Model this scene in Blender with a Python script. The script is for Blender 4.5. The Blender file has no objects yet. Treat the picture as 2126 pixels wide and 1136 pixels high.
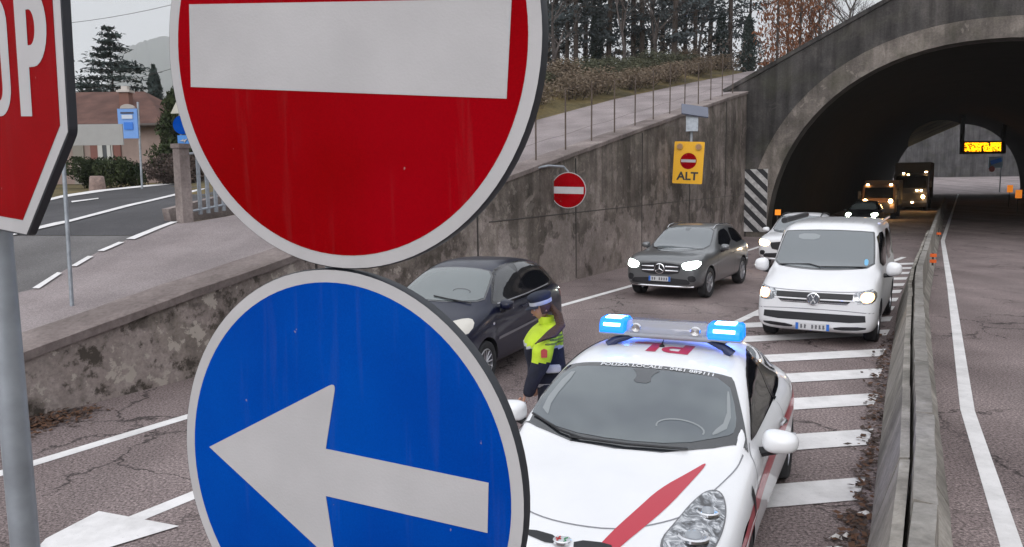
import bpy, bmesh, math, random
from mathutils import Vector, Matrix, geometry
from mathutils.bvhtree import BVHTree
R = math.radians
C = bpy.context.scene
COL = C.collection

# ------------------------------------------------------------------ camera
CAM_H = 2.75
FPX = 1600.0
ROLL = 0.012
PITCH = 0.1174297
cam = bpy.data.cameras.new('camera')
cam.sensor_width = 36.0
cam.lens = FPX / 2126 * 36.0
cam.clip_start = 0.05
cam.clip_end = 9000
camo = bpy.data.objects.new('camera', cam)
COL.objects.link(camo)
_f = Vector((0, math.cos(PITCH), -math.sin(PITCH)))
_u0 = Vector((0, math.sin(PITCH), math.cos(PITCH)))
_r0 = Vector((1, 0, 0))
_r = _r0 * math.cos(ROLL) - _u0 * math.sin(ROLL)
_u = _r0 * math.sin(ROLL) + _u0 * math.cos(ROLL)
_m = Matrix((_r, _u, -_f)).transposed().to_4x4()
_m.translation = Vector((0, 0, CAM_H))
camo.matrix_world = _m
C.camera = camo

# ------------------------------------------------------------------ sky, sun, exposure
w = bpy.data.worlds.new('World')
C.world = w
w.use_nodes = True
nt = w.node_tree
for n_ in list(nt.nodes):
    nt.nodes.remove(n_)
SUN_EL, SUN_ROT = 28.0, 200.0
sky = nt.nodes.new('ShaderNodeTexSky')
sky.sky_type = 'NISHITA'
sky.sun_disc = False
sky.sun_elevation = R(SUN_EL)
sky.sun_rotation = R(SUN_ROT)
sky.dust_density = 4.0
sky.air_density = 1.2
hs = nt.nodes.new('ShaderNodeHueSaturation')
hs.inputs['Saturation'].default_value = 0.16
tc = nt.nodes.new('ShaderNodeTexCoord')
sx = nt.nodes.new('ShaderNodeSeparateXYZ')
mr = nt.nodes.new('ShaderNodeMapRange')      # overcast dome: brighter overhead than at the horizon
mr.inputs['From Min'].default_value = 0.0
mr.inputs['From Max'].default_value = 1.0
mr.inputs['To Min'].default_value = 1.1
mr.inputs['To Max'].default_value = 2.6
mx = nt.nodes.new('ShaderNodeMix')
mx.data_type = 'RGBA'
mx.blend_type = 'MULTIPLY'
mx.inputs['Factor'].default_value = 1.0
bg = nt.nodes.new('ShaderNodeBackground')
bg.inputs['Strength'].default_value = 0.15
wo = nt.nodes.new('ShaderNodeOutputWorld')
cl = nt.nodes.new('ShaderNodeVectorMath')      # thick cloud: look the sky up near the zenith all round, so it is even
cl.operation = 'MULTIPLY_ADD'
cl.inputs[1].default_value = (0.25, 0.25, 0.2)
cl.inputs[2].default_value = (0.0, 0.0, 0.8)
nt.links.new(tc.outputs['Generated'], cl.inputs[0])
nt.links.new(cl.outputs[0], sky.inputs['Vector'])
nt.links.new(sky.outputs[0], hs.inputs['Color'])
nt.links.new(tc.outputs['Generated'], sx.inputs[0])
nt.links.new(sx.outputs['Z'], mr.inputs['Value'])
nt.links.new(hs.outputs[0], mx.inputs[6])
nt.links.new(mr.outputs[0], mx.inputs[7])
nt.links.new(mx.outputs[2], bg.inputs['Color'])
nt.links.new(bg.outputs[0], wo.inputs['Surface'])

sun = bpy.data.lights.new('sun', 'SUN')
sun.energy = 0.5
sun.angle = R(25)
sun.color = (1.0, 0.96, 0.92)
suno = bpy.data.objects.new('sun', sun)
COL.objects.link(suno)
sd = Vector((math.sin(R(SUN_ROT)) * math.cos(R(SUN_EL)), math.cos(R(SUN_ROT)) * math.cos(R(SUN_EL)), math.sin(R(SUN_EL))))
suno.rotation_euler = (sd).to_track_quat('Z', 'Y').to_euler()
C.view_settings.view_transform = 'Standard'
C.view_settings.look = 'None'
C.view_settings.exposure = 0.8
C.view_settings.gamma = 1.0
C.cycles.max_bounces = 6
C.cycles.volume_bounces = 2
C.cycles.volume_step_rate = 5
C.cycles.use_denoising = True
C.cycles.sample_clamp_indirect = 4.0

# ------------------------------------------------------------------ helpers: geometry of the place
AZ = R(31.0)
U = Vector((math.sin(AZ), math.cos(AZ), 0))      # along the road
N = Vector((math.cos(AZ), -math.sin(AZ), 0))     # across the road, to the right

def P(s, n, z=0.0):
    return Vector((U.x * s + N.x * n, U.y * s + N.y * n, z))

def SN(x, y):
    return (U.x * x + U.y * y, N.x * x + N.y * y)

def ray(px, py):
    u = (px - 1063) / FPX
    v = (py - 568) / FPX
    return _f + _r * u - _u * v

def D(px, py, Y):
    r = ray(px, py)
    t = Y / r.y
    return Vector((r.x * t, Y, CAM_H + r.z * t))

def G(px, py, z=0.0):
    r = ray(px, py)
    t = (z - CAM_H) / r.z
    return Vector((r.x * t, r.y * t, z))

def interp(x, xs, ys):
    if x <= xs[0]:
        return ys[0]
    for i in range(1, len(xs)):
        if x <= xs[i]:
            t = (x - xs[i - 1]) / (xs[i] - xs[i - 1])
            return ys[i - 1] + (ys[i] - ys[i - 1]) * t
    return ys[-1]

def sstep(t):
    t = max(0.0, min(1.0, t))
    return t * t * (3 - 2 * t)

def ramp(s):
    return interp(s, [-200, 0, 5.1, 38, 64, 80, 400], [0.1, 0.1, 0.86, 6.91, 11.3, 11.7, 16.0])

def left_z(Y):
    return interp(Y, [-50, 6, 9, 12.1, 15.4, 17.3, 22, 30, 45, 90, 300, 4000], [0.1, 0.3, 0.72, 1.08, 1.55, 1.86, 2.17, 2.55, 3.0, 3.6, 7, 30])

def zt(s, n):
    q = P(s, n)
    X, Y = q.x, q.y
    if n > 9.0:
        if s < 38.4:
            return 0.1 + min(8.0, (n - 9.9) * 0.45)
        return 10.6
    if n > -10.05 and s > 38:
        return min(10.6, 6.6 + 0.48 * (n + 10.6))
    L = left_z(Y)
    r = ramp(s)
    if n < -16.4:
        r += min(1.6, (-16.4 - n) * 0.28)
    t = X / Y if Y > 0.5 else -9
    wgt = sstep((t + 0.42) / 0.3)
    return L * (1 - wgt) + r * wgt

def GT(px, py):
    r = ray(px, py)
    t = 3.0
    while t < 90:
        q = Vector((r.x * t, r.y * t, CAM_H + r.z * t))
        if q.z < zt(*SN(q.x, q.y)):
            break
        t *= 1.002
    return q

def zxy(x, y):
    return zt(*SN(x, y))

# ------------------------------------------------------------------ helpers: materials
MATS = {}

def mat(name, col=(0.5, 0.5, 0.5), rough=0.6, metal=0.0, spec=0.5, coat=0.0, var=0.0, vscale=8.0, bump=0.0, bscale=40.0, emit=None, estr=0.0, alpha=None):
    if name in MATS:
        return MATS[name]
    m = bpy.data.materials.new(name)
    m.use_nodes = True
    t = m.node_tree
    b = t.nodes['Principled BSDF']
    b.inputs['Base Color'].default_value = (*col, 1)
    b.inputs['Roughness'].default_value = rough
    b.inputs['Metallic'].default_value = metal
    b.inputs['Specular IOR Level'].default_value = spec
    b.inputs['Coat Weight'].default_value = coat
    b.inputs['Coat Roughness'].default_value = 0.05
    if emit:
        b.inputs['Emission Color'].default_value = (*emit, 1)
        b.inputs['Emission Strength'].default_value = estr
    if var or bump:
        tcn = t.nodes.new('ShaderNodeTexCoord')
    if var:
        no = t.nodes.new('ShaderNodeTexNoise')
        no.inputs['Scale'].default_value = vscale
        no.inputs['Detail'].default_value = 5
        cr = t.nodes.new('ShaderNodeValToRGB')
        cr.color_ramp.elements[0].position = 0.3
        cr.color_ramp.elements[1].position = 0.7
        cr.color_ramp.elements[0].color = (*[c * (1 - var) for c in col], 1)
        cr.color_ramp.elements[1].color = (*[min(1, c * (1 + var)) for c in col], 1)
        t.links.new(tcn.outputs['Object'], no.inputs['Vector'])
        t.links.new(no.outputs['Fac'], cr.inputs[0])
        t.links.new(cr.outputs[0], b.inputs['Base Color'])
    if bump:
        n2 = t.nodes.new('ShaderNodeTexNoise')
        n2.inputs['Scale'].default_value = bscale
        n2.inputs['Detail'].default_value = 4
        bp = t.nodes.new('ShaderNodeBump')
        bp.inputs['Strength'].default_value = bump
        bp.inputs['Distance'].default_value = 0.02
        t.links.new(tcn.outputs['Object'], n2.inputs['Vector'])
        t.links.new(n2.outputs['Fac'], bp.inputs['Height'])
        t.links.new(bp.outputs[0], b.inputs['Normal'])
    MATS[name] = m
    return m

class NT:
    """small node builder"""
    def __init__(self, name):
        self.m = bpy.data.materials.new(name)
        self.m.use_nodes = True
        self.t = self.m.node_tree
        self.b = self.t.nodes['Principled BSDF']
        self.tc = self.t.nodes.new('ShaderNodeTexCoord')
        MATS[name] = self.m

    def link(self, a, b):
        self.t.links.new(a, b)

    def mapping(self, scale=(1, 1, 1), rot=(0, 0, 0), src=None):
        mp = self.t.nodes.new('ShaderNodeMapping')
        mp.inputs['Scale'].default_value = scale
        mp.inputs['Rotation'].default_value = rot
        self.link(src or self.tc.outputs['Object'], mp.inputs['Vector'])
        return mp.outputs[0]

    def noise(self, scale, detail=4, vec=None, rough=0.5, dist=0.0):
        n = self.t.nodes.new('ShaderNodeTexNoise')
        n.inputs['Scale'].default_value = scale
        n.inputs['Detail'].default_value = detail
        n.inputs['Roughness'].default_value = rough
        n.inputs['Distortion'].default_value = dist
        self.link(vec or self.tc.outputs['Object'], n.inputs['Vector'])
        return n.outputs['Fac'], n.outputs['Color']

    def ramp(self, fac, stops):
        cr = self.t.nodes.new('ShaderNodeValToRGB')
        e = cr.color_ramp.elements
        while len(e) < len(stops):
            e.new(0.5)
        for i, (p, c) in enumerate(stops):
            e[i].position = p
            e[i].color = (*c, 1) if not isinstance(c, (int, float)) else (c, c, c, 1)
        self.link(fac, cr.inputs[0])
        return cr.outputs[0]

    def mix(self, fac, a, b, mode='MIX'):
        mxn = self.t.nodes.new('ShaderNodeMix')
        mxn.data_type = 'RGBA'
        mxn.blend_type = mode
        for sock, v in ((0, fac), (6, a), (7, b)):
            if isinstance(v, (int, float)):
                mxn.inputs[sock].default_value = v if sock == 0 else (v, v, v, 1)
            elif isinstance(v, tuple):
                mxn.inputs[sock].default_value = (*v, 1)
            else:
                self.link(v, mxn.inputs[sock])
        return mxn.outputs[2]

    def voronoi_edge(self, scale, vec):
        v = self.t.nodes.new('ShaderNodeTexVoronoi')
        v.feature = 'DISTANCE_TO_EDGE'
        v.inputs['Scale'].default_value = scale
        self.link(vec, v.inputs['Vector'])
        return v.outputs['Distance']

    def bump(self, h, strength, dist=0.02):
        bp = self.t.nodes.new('ShaderNodeBump')
        bp.inputs['Strength'].default_value = strength
        bp.inputs['Distance'].default_value = dist
        self.link(h, bp.inputs['Height'])
        self.link(bp.outputs[0], self.b.inputs['Normal'])

    def out(self, col, rough=0.8, spec=0.3):
        if isinstance(col, tuple):
            self.b.inputs['Base Color'].default_value = (*col, 1)
        else:
            self.link(col, self.b.inputs['Base Color'])
        self.b.inputs['Roughness'].default_value = rough
        self.b.inputs['Specular IOR Level'].default_value = spec
        return self.m

def asphalt_mat(name, dark, light, cracks=True, grain=0.5):
    a = NT(name)
    g1, _ = a.noise(38, 6, rough=0.75)
    g2, _ = a.noise(0.5, 5, rough=0.6)
    gs, _ = a.noise(150, 2)
    base = a.ramp(g2, [(0.32, dark), (0.68, light)])
    gr = a.ramp(g1, [(0.36, 1 - grain), (0.52, 0.95), (0.66, 1 + grain)])
    col = a.mix(1.0, base, gr, 'MULTIPLY')
    sp = a.ramp(gs, [(0.35, 0.7), (0.7, 1.35)])
    col = a.mix(0.8, col, sp, 'MULTIPLY')
    # worn wheel tracks along the road
    mpw = a.mapping(rot=(0, 0, AZ), scale=(1, 0.04, 1))
    tr, _ = a.noise(0.7, 2, vec=mpw)
    col = a.mix(1.0, col, a.ramp(tr, [(0.35, 0.82), (0.65, 1.12)]), 'MULTIPLY')
    if cracks:
        nf, nc = a.noise(1.1, 5, rough=0.65)
        vm = a.t.nodes.new('ShaderNodeVectorMath')
        vm.operation = 'MULTIPLY_ADD'
        vm.inputs[1].default_value = (1.3, 1.3, 0)
        a.link(nc, vm.inputs[0])
        a.link(a.tc.outputs['Object'], vm.inputs[2])
        e1 = a.voronoi_edge(0.62, vm.outputs[0])
        msk, _ = a.noise(0.33, 3)
        c1 = a.ramp(e1, [(0.0, 0.22), (0.006, 0.35), (0.017, 1.0)])
        mm = a.ramp(msk, [(0.44, 0.0), (0.55, 1.0)])
        col = a.mix(mm, col, a.mix(1.0, col, c1, 'MULTIPLY'))
        # a few tarred seams
        pm, _ = a.noise(0.16, 2)
    a.bump(g1, 0.5, 0.012)
    return a.out(col, 0.88, 0.25)

def concrete_mat(name, dark, mid, light, streak=0.6, pale_pos=0.62, patch=1.0, mossy=0.3, low=False):
    a = NT(name)
    f1, _ = a.noise(0.55, 6, rough=0.62, dist=0.4)
    base = a.ramp(f1, [(0.3, dark), (0.5, mid), (pale_pos + 0.1, light)])
    v2 = a.mapping(scale=(1.6, 1.6, 0.09))
    f2, _ = a.noise(1.5, 4, vec=v2, rough=0.6)
    col = a.mix(streak, base, a.ramp(f2, [(0.35, 0.35), (0.5, 0.85), (0.66, 1.3)]), 'MULTIPLY')
    f3, _ = a.noise(14, 5, rough=0.7)
    col = a.mix(0.7, col, a.ramp(f3, [(0.3, 0.65), (0.7, 1.3)]), 'MULTIPLY')
    f4, _ = a.noise(1.5, 7, rough=0.62, dist=0.8)
    pk = a.ramp(f4, [(0.59, 0.0), (0.62, patch), (1.0, patch)])
    col = a.mix(pk, col, light)
    if low:      # render has flaked off the lower courses, leaving pale pinkish concrete
        sp_ = a.t.nodes.new('ShaderNodeSeparateXYZ')
        a.link(a.tc.outputs['Object'], sp_.inputs[0])
        f6, _ = a.noise(0.9, 6, rough=0.6)
        ad = a.t.nodes.new('ShaderNodeMath')
        ad.operation = 'MULTIPLY_ADD'
        ad.inputs[1].default_value = -0.075
        ad.inputs[2].default_value = 0.03
        a.link(sp_.outputs['Z'], ad.inputs[0])
        ad2 = a.t.nodes.new('ShaderNodeMath')
        ad2.operation = 'ADD'
        a.link(ad.outputs[0], ad2.inputs[0])
        a.link(f6, ad2.inputs[1])
        mk_ = a.ramp(ad2.outputs[0], [(0.40, 0.0), (0.445, 0.8), (0.60, 1.0)])
        pale = a.ramp(f1, [(0.3, (0.17, 0.14, 0.128)), (0.5, (0.27, 0.225, 0.21)), (0.66, (0.38, 0.325, 0.305))])
        pale = a.mix(0.7, pale, a.ramp(f3, [(0.3, 0.6), (0.7, 1.35)]), 'MULTIPLY')
        col = a.mix(mk_, col, pale)
        f7, _ = a.noise(2.6, 8, rough=0.7)
        old = a.t.nodes.new('ShaderNodeMapRange')      # only the older near length of wall is badly flaked
        old.inputs['From Min'].default_value = -3.5
        old.inputs['From Max'].default_value = 0.5
        old.inputs['To Min'].default_value = 1.0
        old.inputs['To Max'].default_value = 0.18
        a.link(sp_.outputs['X'], old.inputs['Value'])
        def times(x):
            mm_ = a.t.nodes.new('ShaderNodeMath')
            mm_.operation = 'MULTIPLY'
            a.link(x, mm_.inputs[0])
            a.link(old.outputs[0], mm_.inputs[1])
            return mm_.outputs[0]
        col = a.mix(times(a.ramp(f7, [(0.40, 0.9), (0.475, 0.0)])), col, (0.045, 0.037, 0.03))
        col = a.mix(times(a.ramp(f7, [(0.565, 0.0), (0.59, 0.9)])), col, (0.40, 0.355, 0.315))
    f5, _ = a.noise(0.9, 4)
    col = a.mix(a.ramp(f5, [(0.5, 0.0), (0.7, mossy)]), col, (0.05, 0.052, 0.03))
    a.bump(f3, 0.5, 0.02)
    return a.out(col, 0.92, 0.2)

def paint_line_mat():
    a = NT('road_paint')
    f, _ = a.noise(2.2, 6, rough=0.7)
    g, _ = a.noise(30, 5, rough=0.8)
    col = a.mix(a.ramp(g, [(0.3, 0.0), (0.36, 1.0)]), (0.3, 0.28, 0.27), a.ramp(f, [(0.3, (0.56, 0.545, 0.54)), (0.6, (0.76, 0.74, 0.74))]))
    a.bump(g, 0.3, 0.01)
    return a.out(col, 0.7, 0.3)

M_ROAD = asphalt_mat('asphalt_old', (0.190, 0.149, 0.146), (0.282, 0.227, 0.221), grain=0.8)
M_ROAD_L = asphalt_mat('asphalt_pale', (0.23, 0.195, 0.195), (0.33, 0.285, 0.285), cracks=False, grain=0.3)
M_ROAD_G = asphalt_mat('asphalt_grey', (0.125, 0.118, 0.118), (0.165, 0.157, 0.158), cracks=False, grain=0.3)
M_ROAD_D = asphalt_mat('asphalt_new', (0.06, 0.058, 0.062), (0.085, 0.082, 0.088), cracks=False, grain=0.3)
M_PAINT = paint_line_mat()
M_WALL = concrete_mat('concrete_wall', (0.06, 0.05, 0.043), (0.145, 0.122, 0.108), (0.32, 0.27, 0.245), streak=0.6, patch=0.35, low=True)
M_PORTAL = concrete_mat('concrete_portal', (0.035, 0.033, 0.033), (0.06, 0.056, 0.055), (0.105, 0.095, 0.09), streak=0.7, patch=0.2)
M_RING = concrete_mat('concrete_ring', (0.07, 0.062, 0.056), (0.14, 0.122, 0.11), (0.28, 0.245, 0.22), streak=0.5, patch=0.4, mossy=0.4)
M_COPE = concrete_mat('concrete_coping', (0.13, 0.105, 0.10), (0.20, 0.165, 0.157), (0.34, 0.29, 0.275), streak=0.1, patch=0.25, mossy=0.15)
M_BARR = concrete_mat('concrete_barrier', (0.15, 0.137, 0.122), (0.26, 0.24, 0.215), (0.40, 0.37, 0.335), streak=0.45, patch=0.25, mossy=0.35)
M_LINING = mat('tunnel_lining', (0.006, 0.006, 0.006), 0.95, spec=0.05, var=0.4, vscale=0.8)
M_GALV = mat('galvanised_steel', (0.33, 0.36, 0.40), 0.5, metal=0.55, var=0.18, vscale=9)
M_DKSTEEL = mat('dark_steel', (0.05, 0.045, 0.042), 0.7, metal=0.3)
M_BACK = mat('sign_back_black', (0.025, 0.028, 0.036), 0.5)
M_WHITEREFL = mat('sign_white', (0.43, 0.42, 0.43), 0.5, spec=0.15, var=0.07, vscale=5, bump=0.06, bscale=180)
M_TYRE = mat('tyre_rubber', (0.018, 0.018, 0.02), 0.85)
M_BLACK = mat('black_plastic', (0.015, 0.015, 0.018), 0.55)
M_GLOSSBLK = mat('gloss_black', (0.012, 0.012, 0.016), 0.15, coat=0.5)
M_CHROME = mat('chrome', (0.75, 0.75, 0.77), 0.18, metal=1.0)
M_RIM = mat('alloy', (0.5, 0.5, 0.53), 0.35, metal=0.9)

def sign_face(name, c1, c2, wave=True):
    a = NT(name)
    f, _ = a.noise(2.2, 3)
    g, _ = a.noise(260, 2)
    col = a.ramp(f, [(0.35, c1), (0.65, c2)])
    col = a.mix(0.35, col, a.ramp(g, [(0.3, 0.75), (0.7, 1.2)]), 'MULTIPLY')
    vs_ = a.mapping(scale=(14, 14, .8))
    d_, _ = a.noise(1.4, 4, vec=vs_, rough=.7)
    col = a.mix(a.ramp(d_, [(.56, 0.0), (.75, .08)]), col, (.16, .12, .12))
    k_, _ = a.noise(26, 3, rough=.6)
    col = a.mix(a.ramp(k_, [(.735, 0.0), (.75, .5)]), col, (.35, .25, .25))
    a.b.inputs['Coat Weight'].default_value = 0.0
    a.b.inputs['Coat Roughness'].default_value = 0.3
    return a.out(col, 0.5, 0.02)

M_RED = sign_face('sign_red', (0.215, 0.0, 0.001), (0.275, 0.0, 0.004))
M_BLUE = sign_face('sign_blue', (0.0, 0.045, 0.31), (0.0, 0.062, 0.37))

# ------------------------------------------------------------------ helpers: objects
WORLD = {}

def attach(o, parent):
    o.parent = parent
    if parent.name in WORLD:            # parts whose vertices are given in world coordinates
        o.matrix_parent_inverse = WORLD[parent.name]

def obj(name, verts, faces, m, parent=None, smooth=False, mats=None, fm=None, sharp=None):
    me = bpy.data.meshes.new(name)
    me.from_pydata([tuple(v) for v in verts], [], faces)
    me.update()
    if mats:
        for x in mats:
            me.materials.append(x)
        for i, p in enumerate(me.polygons):
            p.material_index = fm[i]
    elif m:
        me.materials.append(m)
    if smooth:
        for p in me.polygons:
            p.use_smooth = True
    o = bpy.data.objects.new(name, me)
    COL.objects.link(o)
    if parent:
        attach(o, parent)
    return o

class MB:
    """collects shapes for one mesh"""
    def __init__(self):
        self.v = []
        self.f = []
        self.mi = []

    def add(self, vs, fs, mi=0):
        o = len(self.v)
        self.v += [Vector(x) for x in vs]
        self.f += [tuple(i + o for i in f) for f in fs]
        self.mi += [mi] * len(fs)
        return self

    def box(self, c, s, rot=None, mi=0, taper=1.0):
        c = Vector(c)
        hx, hy, hz = s[0] / 2, s[1] / 2, s[2] / 2
        vs = []
        for z in (-1, 1):
            k = taper if z > 0 else 1.0
            for x, y in ((-1, -1), (1, -1), (1, 1), (-1, 1)):
                q = Vector((x * hx * k, y * hy * k, z * hz))
                if rot:
                    q = rot @ q
                vs.append(c + q)
        return self.add(vs, [(3, 2, 1, 0), (4, 5, 6, 7), (0, 1, 5, 4), (1, 2, 6, 5), (2, 3, 7, 6), (3, 0, 4, 7)], mi)

    def tube(self, pts, r, k=8, mi=0, cap=True):
        pts = [Vector(p) for p in pts]
        rs = r if isinstance(r, (list, tuple)) else [r] * len(pts)
        o = len(self.v)
        ref = Vector((0, 0, 1))
        d0 = (pts[1] - pts[0]).normalized()
        if abs(d0.z) > 0.9:
            ref = Vector((0, 1, 0))
        rings = []
        for i, p in enumerate(pts):
            d = (pts[min(i + 1, len(pts) - 1)] - pts[max(i - 1, 0)]).normalized()
            a = d.cross(ref)
            if a.length < 1e-4:
                a = d.cross(Vector((1, 0, 0)))
            a.normalize()
            b = d.cross(a)
            rings.append([p + (a * math.cos(2 * math.pi * j / k) + b * math.sin(2 * math.pi * j / k)) * rs[i] for j in range(k)])
        vs = [q for rg in rings for q in rg]
        fs = []
        for i in range(len(pts) - 1):
            for j in range(k):
                fs.append((i * k + j, i * k + (j + 1) % k, (i + 1) * k + (j + 1) % k, (i + 1) * k + j))
        if cap:
            fs.append(tuple(range(k))[::-1])
            fs.append(tuple((len(pts) - 1) * k + j for j in range(k)))
        return self.add(vs, fs, mi)

    def lathe(self, prof, k=24, axis='Z', c=(0, 0, 0), mi=0):
        """prof: (radius, height) list"""
        c = Vector(c)
        vs = []
        for r_, h in prof:
            for j in range(k):
                a = 2 * math.pi * j / k
                x, y = r_ * math.cos(a), r_ * math.sin(a)
                vs.append(c + (Vector((x, y, h)) if axis == 'Z' else Vector((h, x, y)) if axis == 'X' else Vector((x, h, y))))
        fs = []
        for i in range(len(prof) - 1):
            for j in range(k):
                fs.append((i * k + j, i * k + (j + 1) % k, (i + 1) * k + (j + 1) % k, (i + 1) * k + j))
        return self.add(vs, fs, mi)

    def prism(self, poly, h0, h1, fr=None, mi=0):
        """poly 2D extruded from h0 to h1; fr = (origin, ex, ey, ez)"""
        if fr is None:
            fr = (Vector((0, 0, 0)), Vector((1, 0, 0)), Vector((0, 1, 0)), Vector((0, 0, 1)))
        o, ex, ey, ez = fr
        n = len(poly)
        tri = geometry.tessellate_polygon([[Vector((a, b, 0)) for a, b in poly]])
        vs = [o + ex * a + ey * b + ez * h0 for a, b in poly] + [o + ex * a + ey * b + ez * h1 for a, b in poly]
        fs = [tuple(t) for t in tri] + [tuple(i + n for i in t)[::-1] for t in tri]
        fs += [(i, (i + 1) % n, (i + 1) % n + n, i + n) for i in range(n)]
        return self.add(vs, fs, mi)

    def build(self, name, m, parent=None, smooth=False, angle=None, mats=None, bevel=0):
        me = bpy.data.meshes.new(name)
        me.from_pydata([tuple(v) for v in self.v], [], self.f)
        bm = bmesh.new()
        bm.from_mesh(me)
        for i, f in enumerate(bm.faces):
            f.material_index = self.mi[i] if i < len(self.mi) else 0
        bmesh.ops.recalc_face_normals(bm, faces=bm.faces)
        if bevel:
            bmesh.ops.bevel(bm, geom=[e for e in bm.edges if len(e.link_faces) == 2 and e.calc_face_angle(0) > 0.6], offset=bevel, segments=2, affect='EDGES', clamp_overlap=True)
        if smooth or angle:
            th = R(angle or 40)
            for f in bm.faces:
                f.smooth = True
            for e in bm.edges:
                if len(e.link_faces) == 2 and e.calc_face_angle(0) > th:
                    e.smooth = False
        bm.to_mesh(me)
        bm.free()
        for x in (mats or [m]):
            me.materials.append(x)
        o = bpy.data.objects.new(name, me)
        COL.objects.link(o)
        if parent:
            attach(o, parent)
        return o

def tag(o, label, cat, group=None, kind=None):
    if label:
        o['label'] = label
    if cat:
        o['category'] = cat
    if group:
        o['group'] = group
    if kind:
        o['kind'] = kind
    return o

def empty(name, loc, rz=0.0, label=None, cat=None, group=None):
    o = bpy.data.objects.new(name, None)
    o.empty_display_size = 0.3
    COL.objects.link(o)
    o.location = loc
    o.rotation_euler = (0, 0, rz)
    return tag(o, label, cat, group)

def wempty(name, loc, *a, **k):
    o = empty(name, loc, *a, **k)
    WORLD[o.name] = Matrix.Translation(Vector(loc)).inverted()
    return o

def struct(o):
    o['kind'] = 'structure'
    return o

def kids(o):
    return [c for c in COL.objects if c.parent == o]

def copy_tree(o, parent=None):
    c = o.copy()
    COL.objects.link(c)
    c.parent = parent
    for ch in kids(o):
        copy_tree(ch, c)
    return c

def chaikin(poly, it=2, closed=True):
    for _ in range(it):
        q = []
        n = len(poly)
        rng = range(n) if closed else range(n - 1)
        if not closed:
            q.append(poly[0])
        for i in rng:
            a, b = poly[i], poly[(i + 1) % n]
            q.append((a[0] * .75 + b[0] * .25, a[1] * .75 + b[1] * .25))
            q.append((a[0] * .25 + b[0] * .75, a[1] * .25 + b[1] * .75))
        if not closed:
            q.append(poly[-1])
        poly = q
    return poly

def lattice(poly, step):
    """triangulated, lattice-cut flat mesh of a 2D polygon -> verts2d, faces"""
    bm = bmesh.new()
    vs = [bm.verts.new((a, b, 0)) for a, b in poly]
    for t in geometry.tessellate_polygon([[Vector((a, b, 0)) for a, b in poly]]):
        try:
            bm.faces.new([vs[i] for i in t])
        except ValueError:
            pass
    xs = [a for a, b in poly]
    ys = [b for a, b in poly]
    for k, (lo, hi) in enumerate(((min(xs), max(xs)), (min(ys), max(ys)))):
        c = math.floor(lo / step) * step + step
        while c < hi:
            co = (c, 0, 0) if k == 0 else (0, c, 0)
            no = (1, 0, 0) if k == 0 else (0, 1, 0)
            bmesh.ops.bisect_plane(bm, geom=bm.verts[:] + bm.edges[:] + bm.faces[:], plane_co=co, plane_no=no, dist=1e-6)
            c += step
    bmesh.ops.remove_doubles(bm, verts=bm.verts, dist=1e-5)
    bm.verts.index_update()
    v = [(x.co.x, x.co.y) for x in bm.verts]
    f = [tuple(y.index for y in x.verts) for x in bm.faces]
    bm.free()
    return v, f

def drape(name, polys, m, off=0.03, step=0.7, zf=None):
    """sheet of world XY polygons laid over the terrain"""
    V, F = [], []
    for poly in polys:
        v, f = lattice(poly, step)
        o = len(V)
        V += [(a, b, (zf or zxy)(a, b) + off) for a, b in v]
        F += [tuple(i + o for i in x) for x in f]
    ob = obj(name, V, F, m)
    return ob

def ribbon2(pts, wd):
    """2D polyline -> closed polygon of width wd"""
    L, Rr = [], []
    for i, p in enumerate(pts):
        a = Vector(pts[max(0, i - 1)])
        b = Vector(pts[min(len(pts) - 1, i + 1)])
        d = (b - a).normalized()
        nn = Vector((-d.y, d.x)) * wd / 2
        L.append((p[0] + nn.x, p[1] + nn.y))
        Rr.append((p[0] - nn.x, p[1] - nn.y))
    return L + Rr[::-1]

def text_mesh(txt, size=1.0, bold=0.0, sx_=1.0):
    cu = bpy.data.curves.new('t', 'FONT')
    cu.body = txt
    cu.size = size
    cu.offset = bold
    cu.align_x = 'CENTER'
    cu.align_y = 'CENTER'
    cu.resolution_u = 3
    o = bpy.data.objects.new('t', cu)
    COL.objects.link(o)
    dg = bpy.context.evaluated_depsgraph_get()
    me = o.evaluated_get(dg).to_mesh()
    v = [(x.co.x * sx_, x.co.y) for x in me.vertices]
    f = [tuple(p.vertices) for p in me.polygons]
    o.evaluated_get(dg).to_mesh_clear()
    bpy.data.objects.remove(o)
    bpy.data.curves.remove(cu)
    return v, f

# ------------------------------------------------------------------ the road
def z0(s):
    return interp(s, [-50, 38, 130, 150, 172, 190], [0, 0, 0.35, 1.6, 2.7, 2.9])

def strip_grid(name, ss, ns, zf, m):
    V = [P(s, n, zf(s, n)) for s in ss for n in ns]
    k = len(ns)
    F = [(i * k + j, i * k + j + 1, (i + 1) * k + j + 1, (i + 1) * k + j) for i in range(len(ss) - 1) for j in range(k - 1)]
    o = obj(name, V, F, m)
    return o

road = strip_grid('road', [-14, 0, 20, 38, 60, 80, 100, 130], [-9.7, -4, 0, 5, 10.0], lambda s, n: z0(s), M_ROAD)
struct(road)
road2 = strip_grid('road', [130, 140, 150, 160, 172, 181], [-60, -30, 0, 40], lambda s, n: z0(s), M_ROAD_L)
struct(road2)

def line_on_road(name, sn, wd, off=0.005):
    poly = ribbon2(sn, wd)
    n = len(sn)
    V = [P(a, b, z0(a) + off) for a, b in poly]
    F = [(i, i + 1, 2 * n - 2 - i, 2 * n - 1 - i) for i in range(n - 1)]
    return struct(obj(name, V, F, M_PAINT))

def line2_n(s):
    return interp(s, [2, 4.2, 15, 17, 30, 60], [-5.9, -5.88, -3.86, -3.75, -2.05, -2.3])

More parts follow.
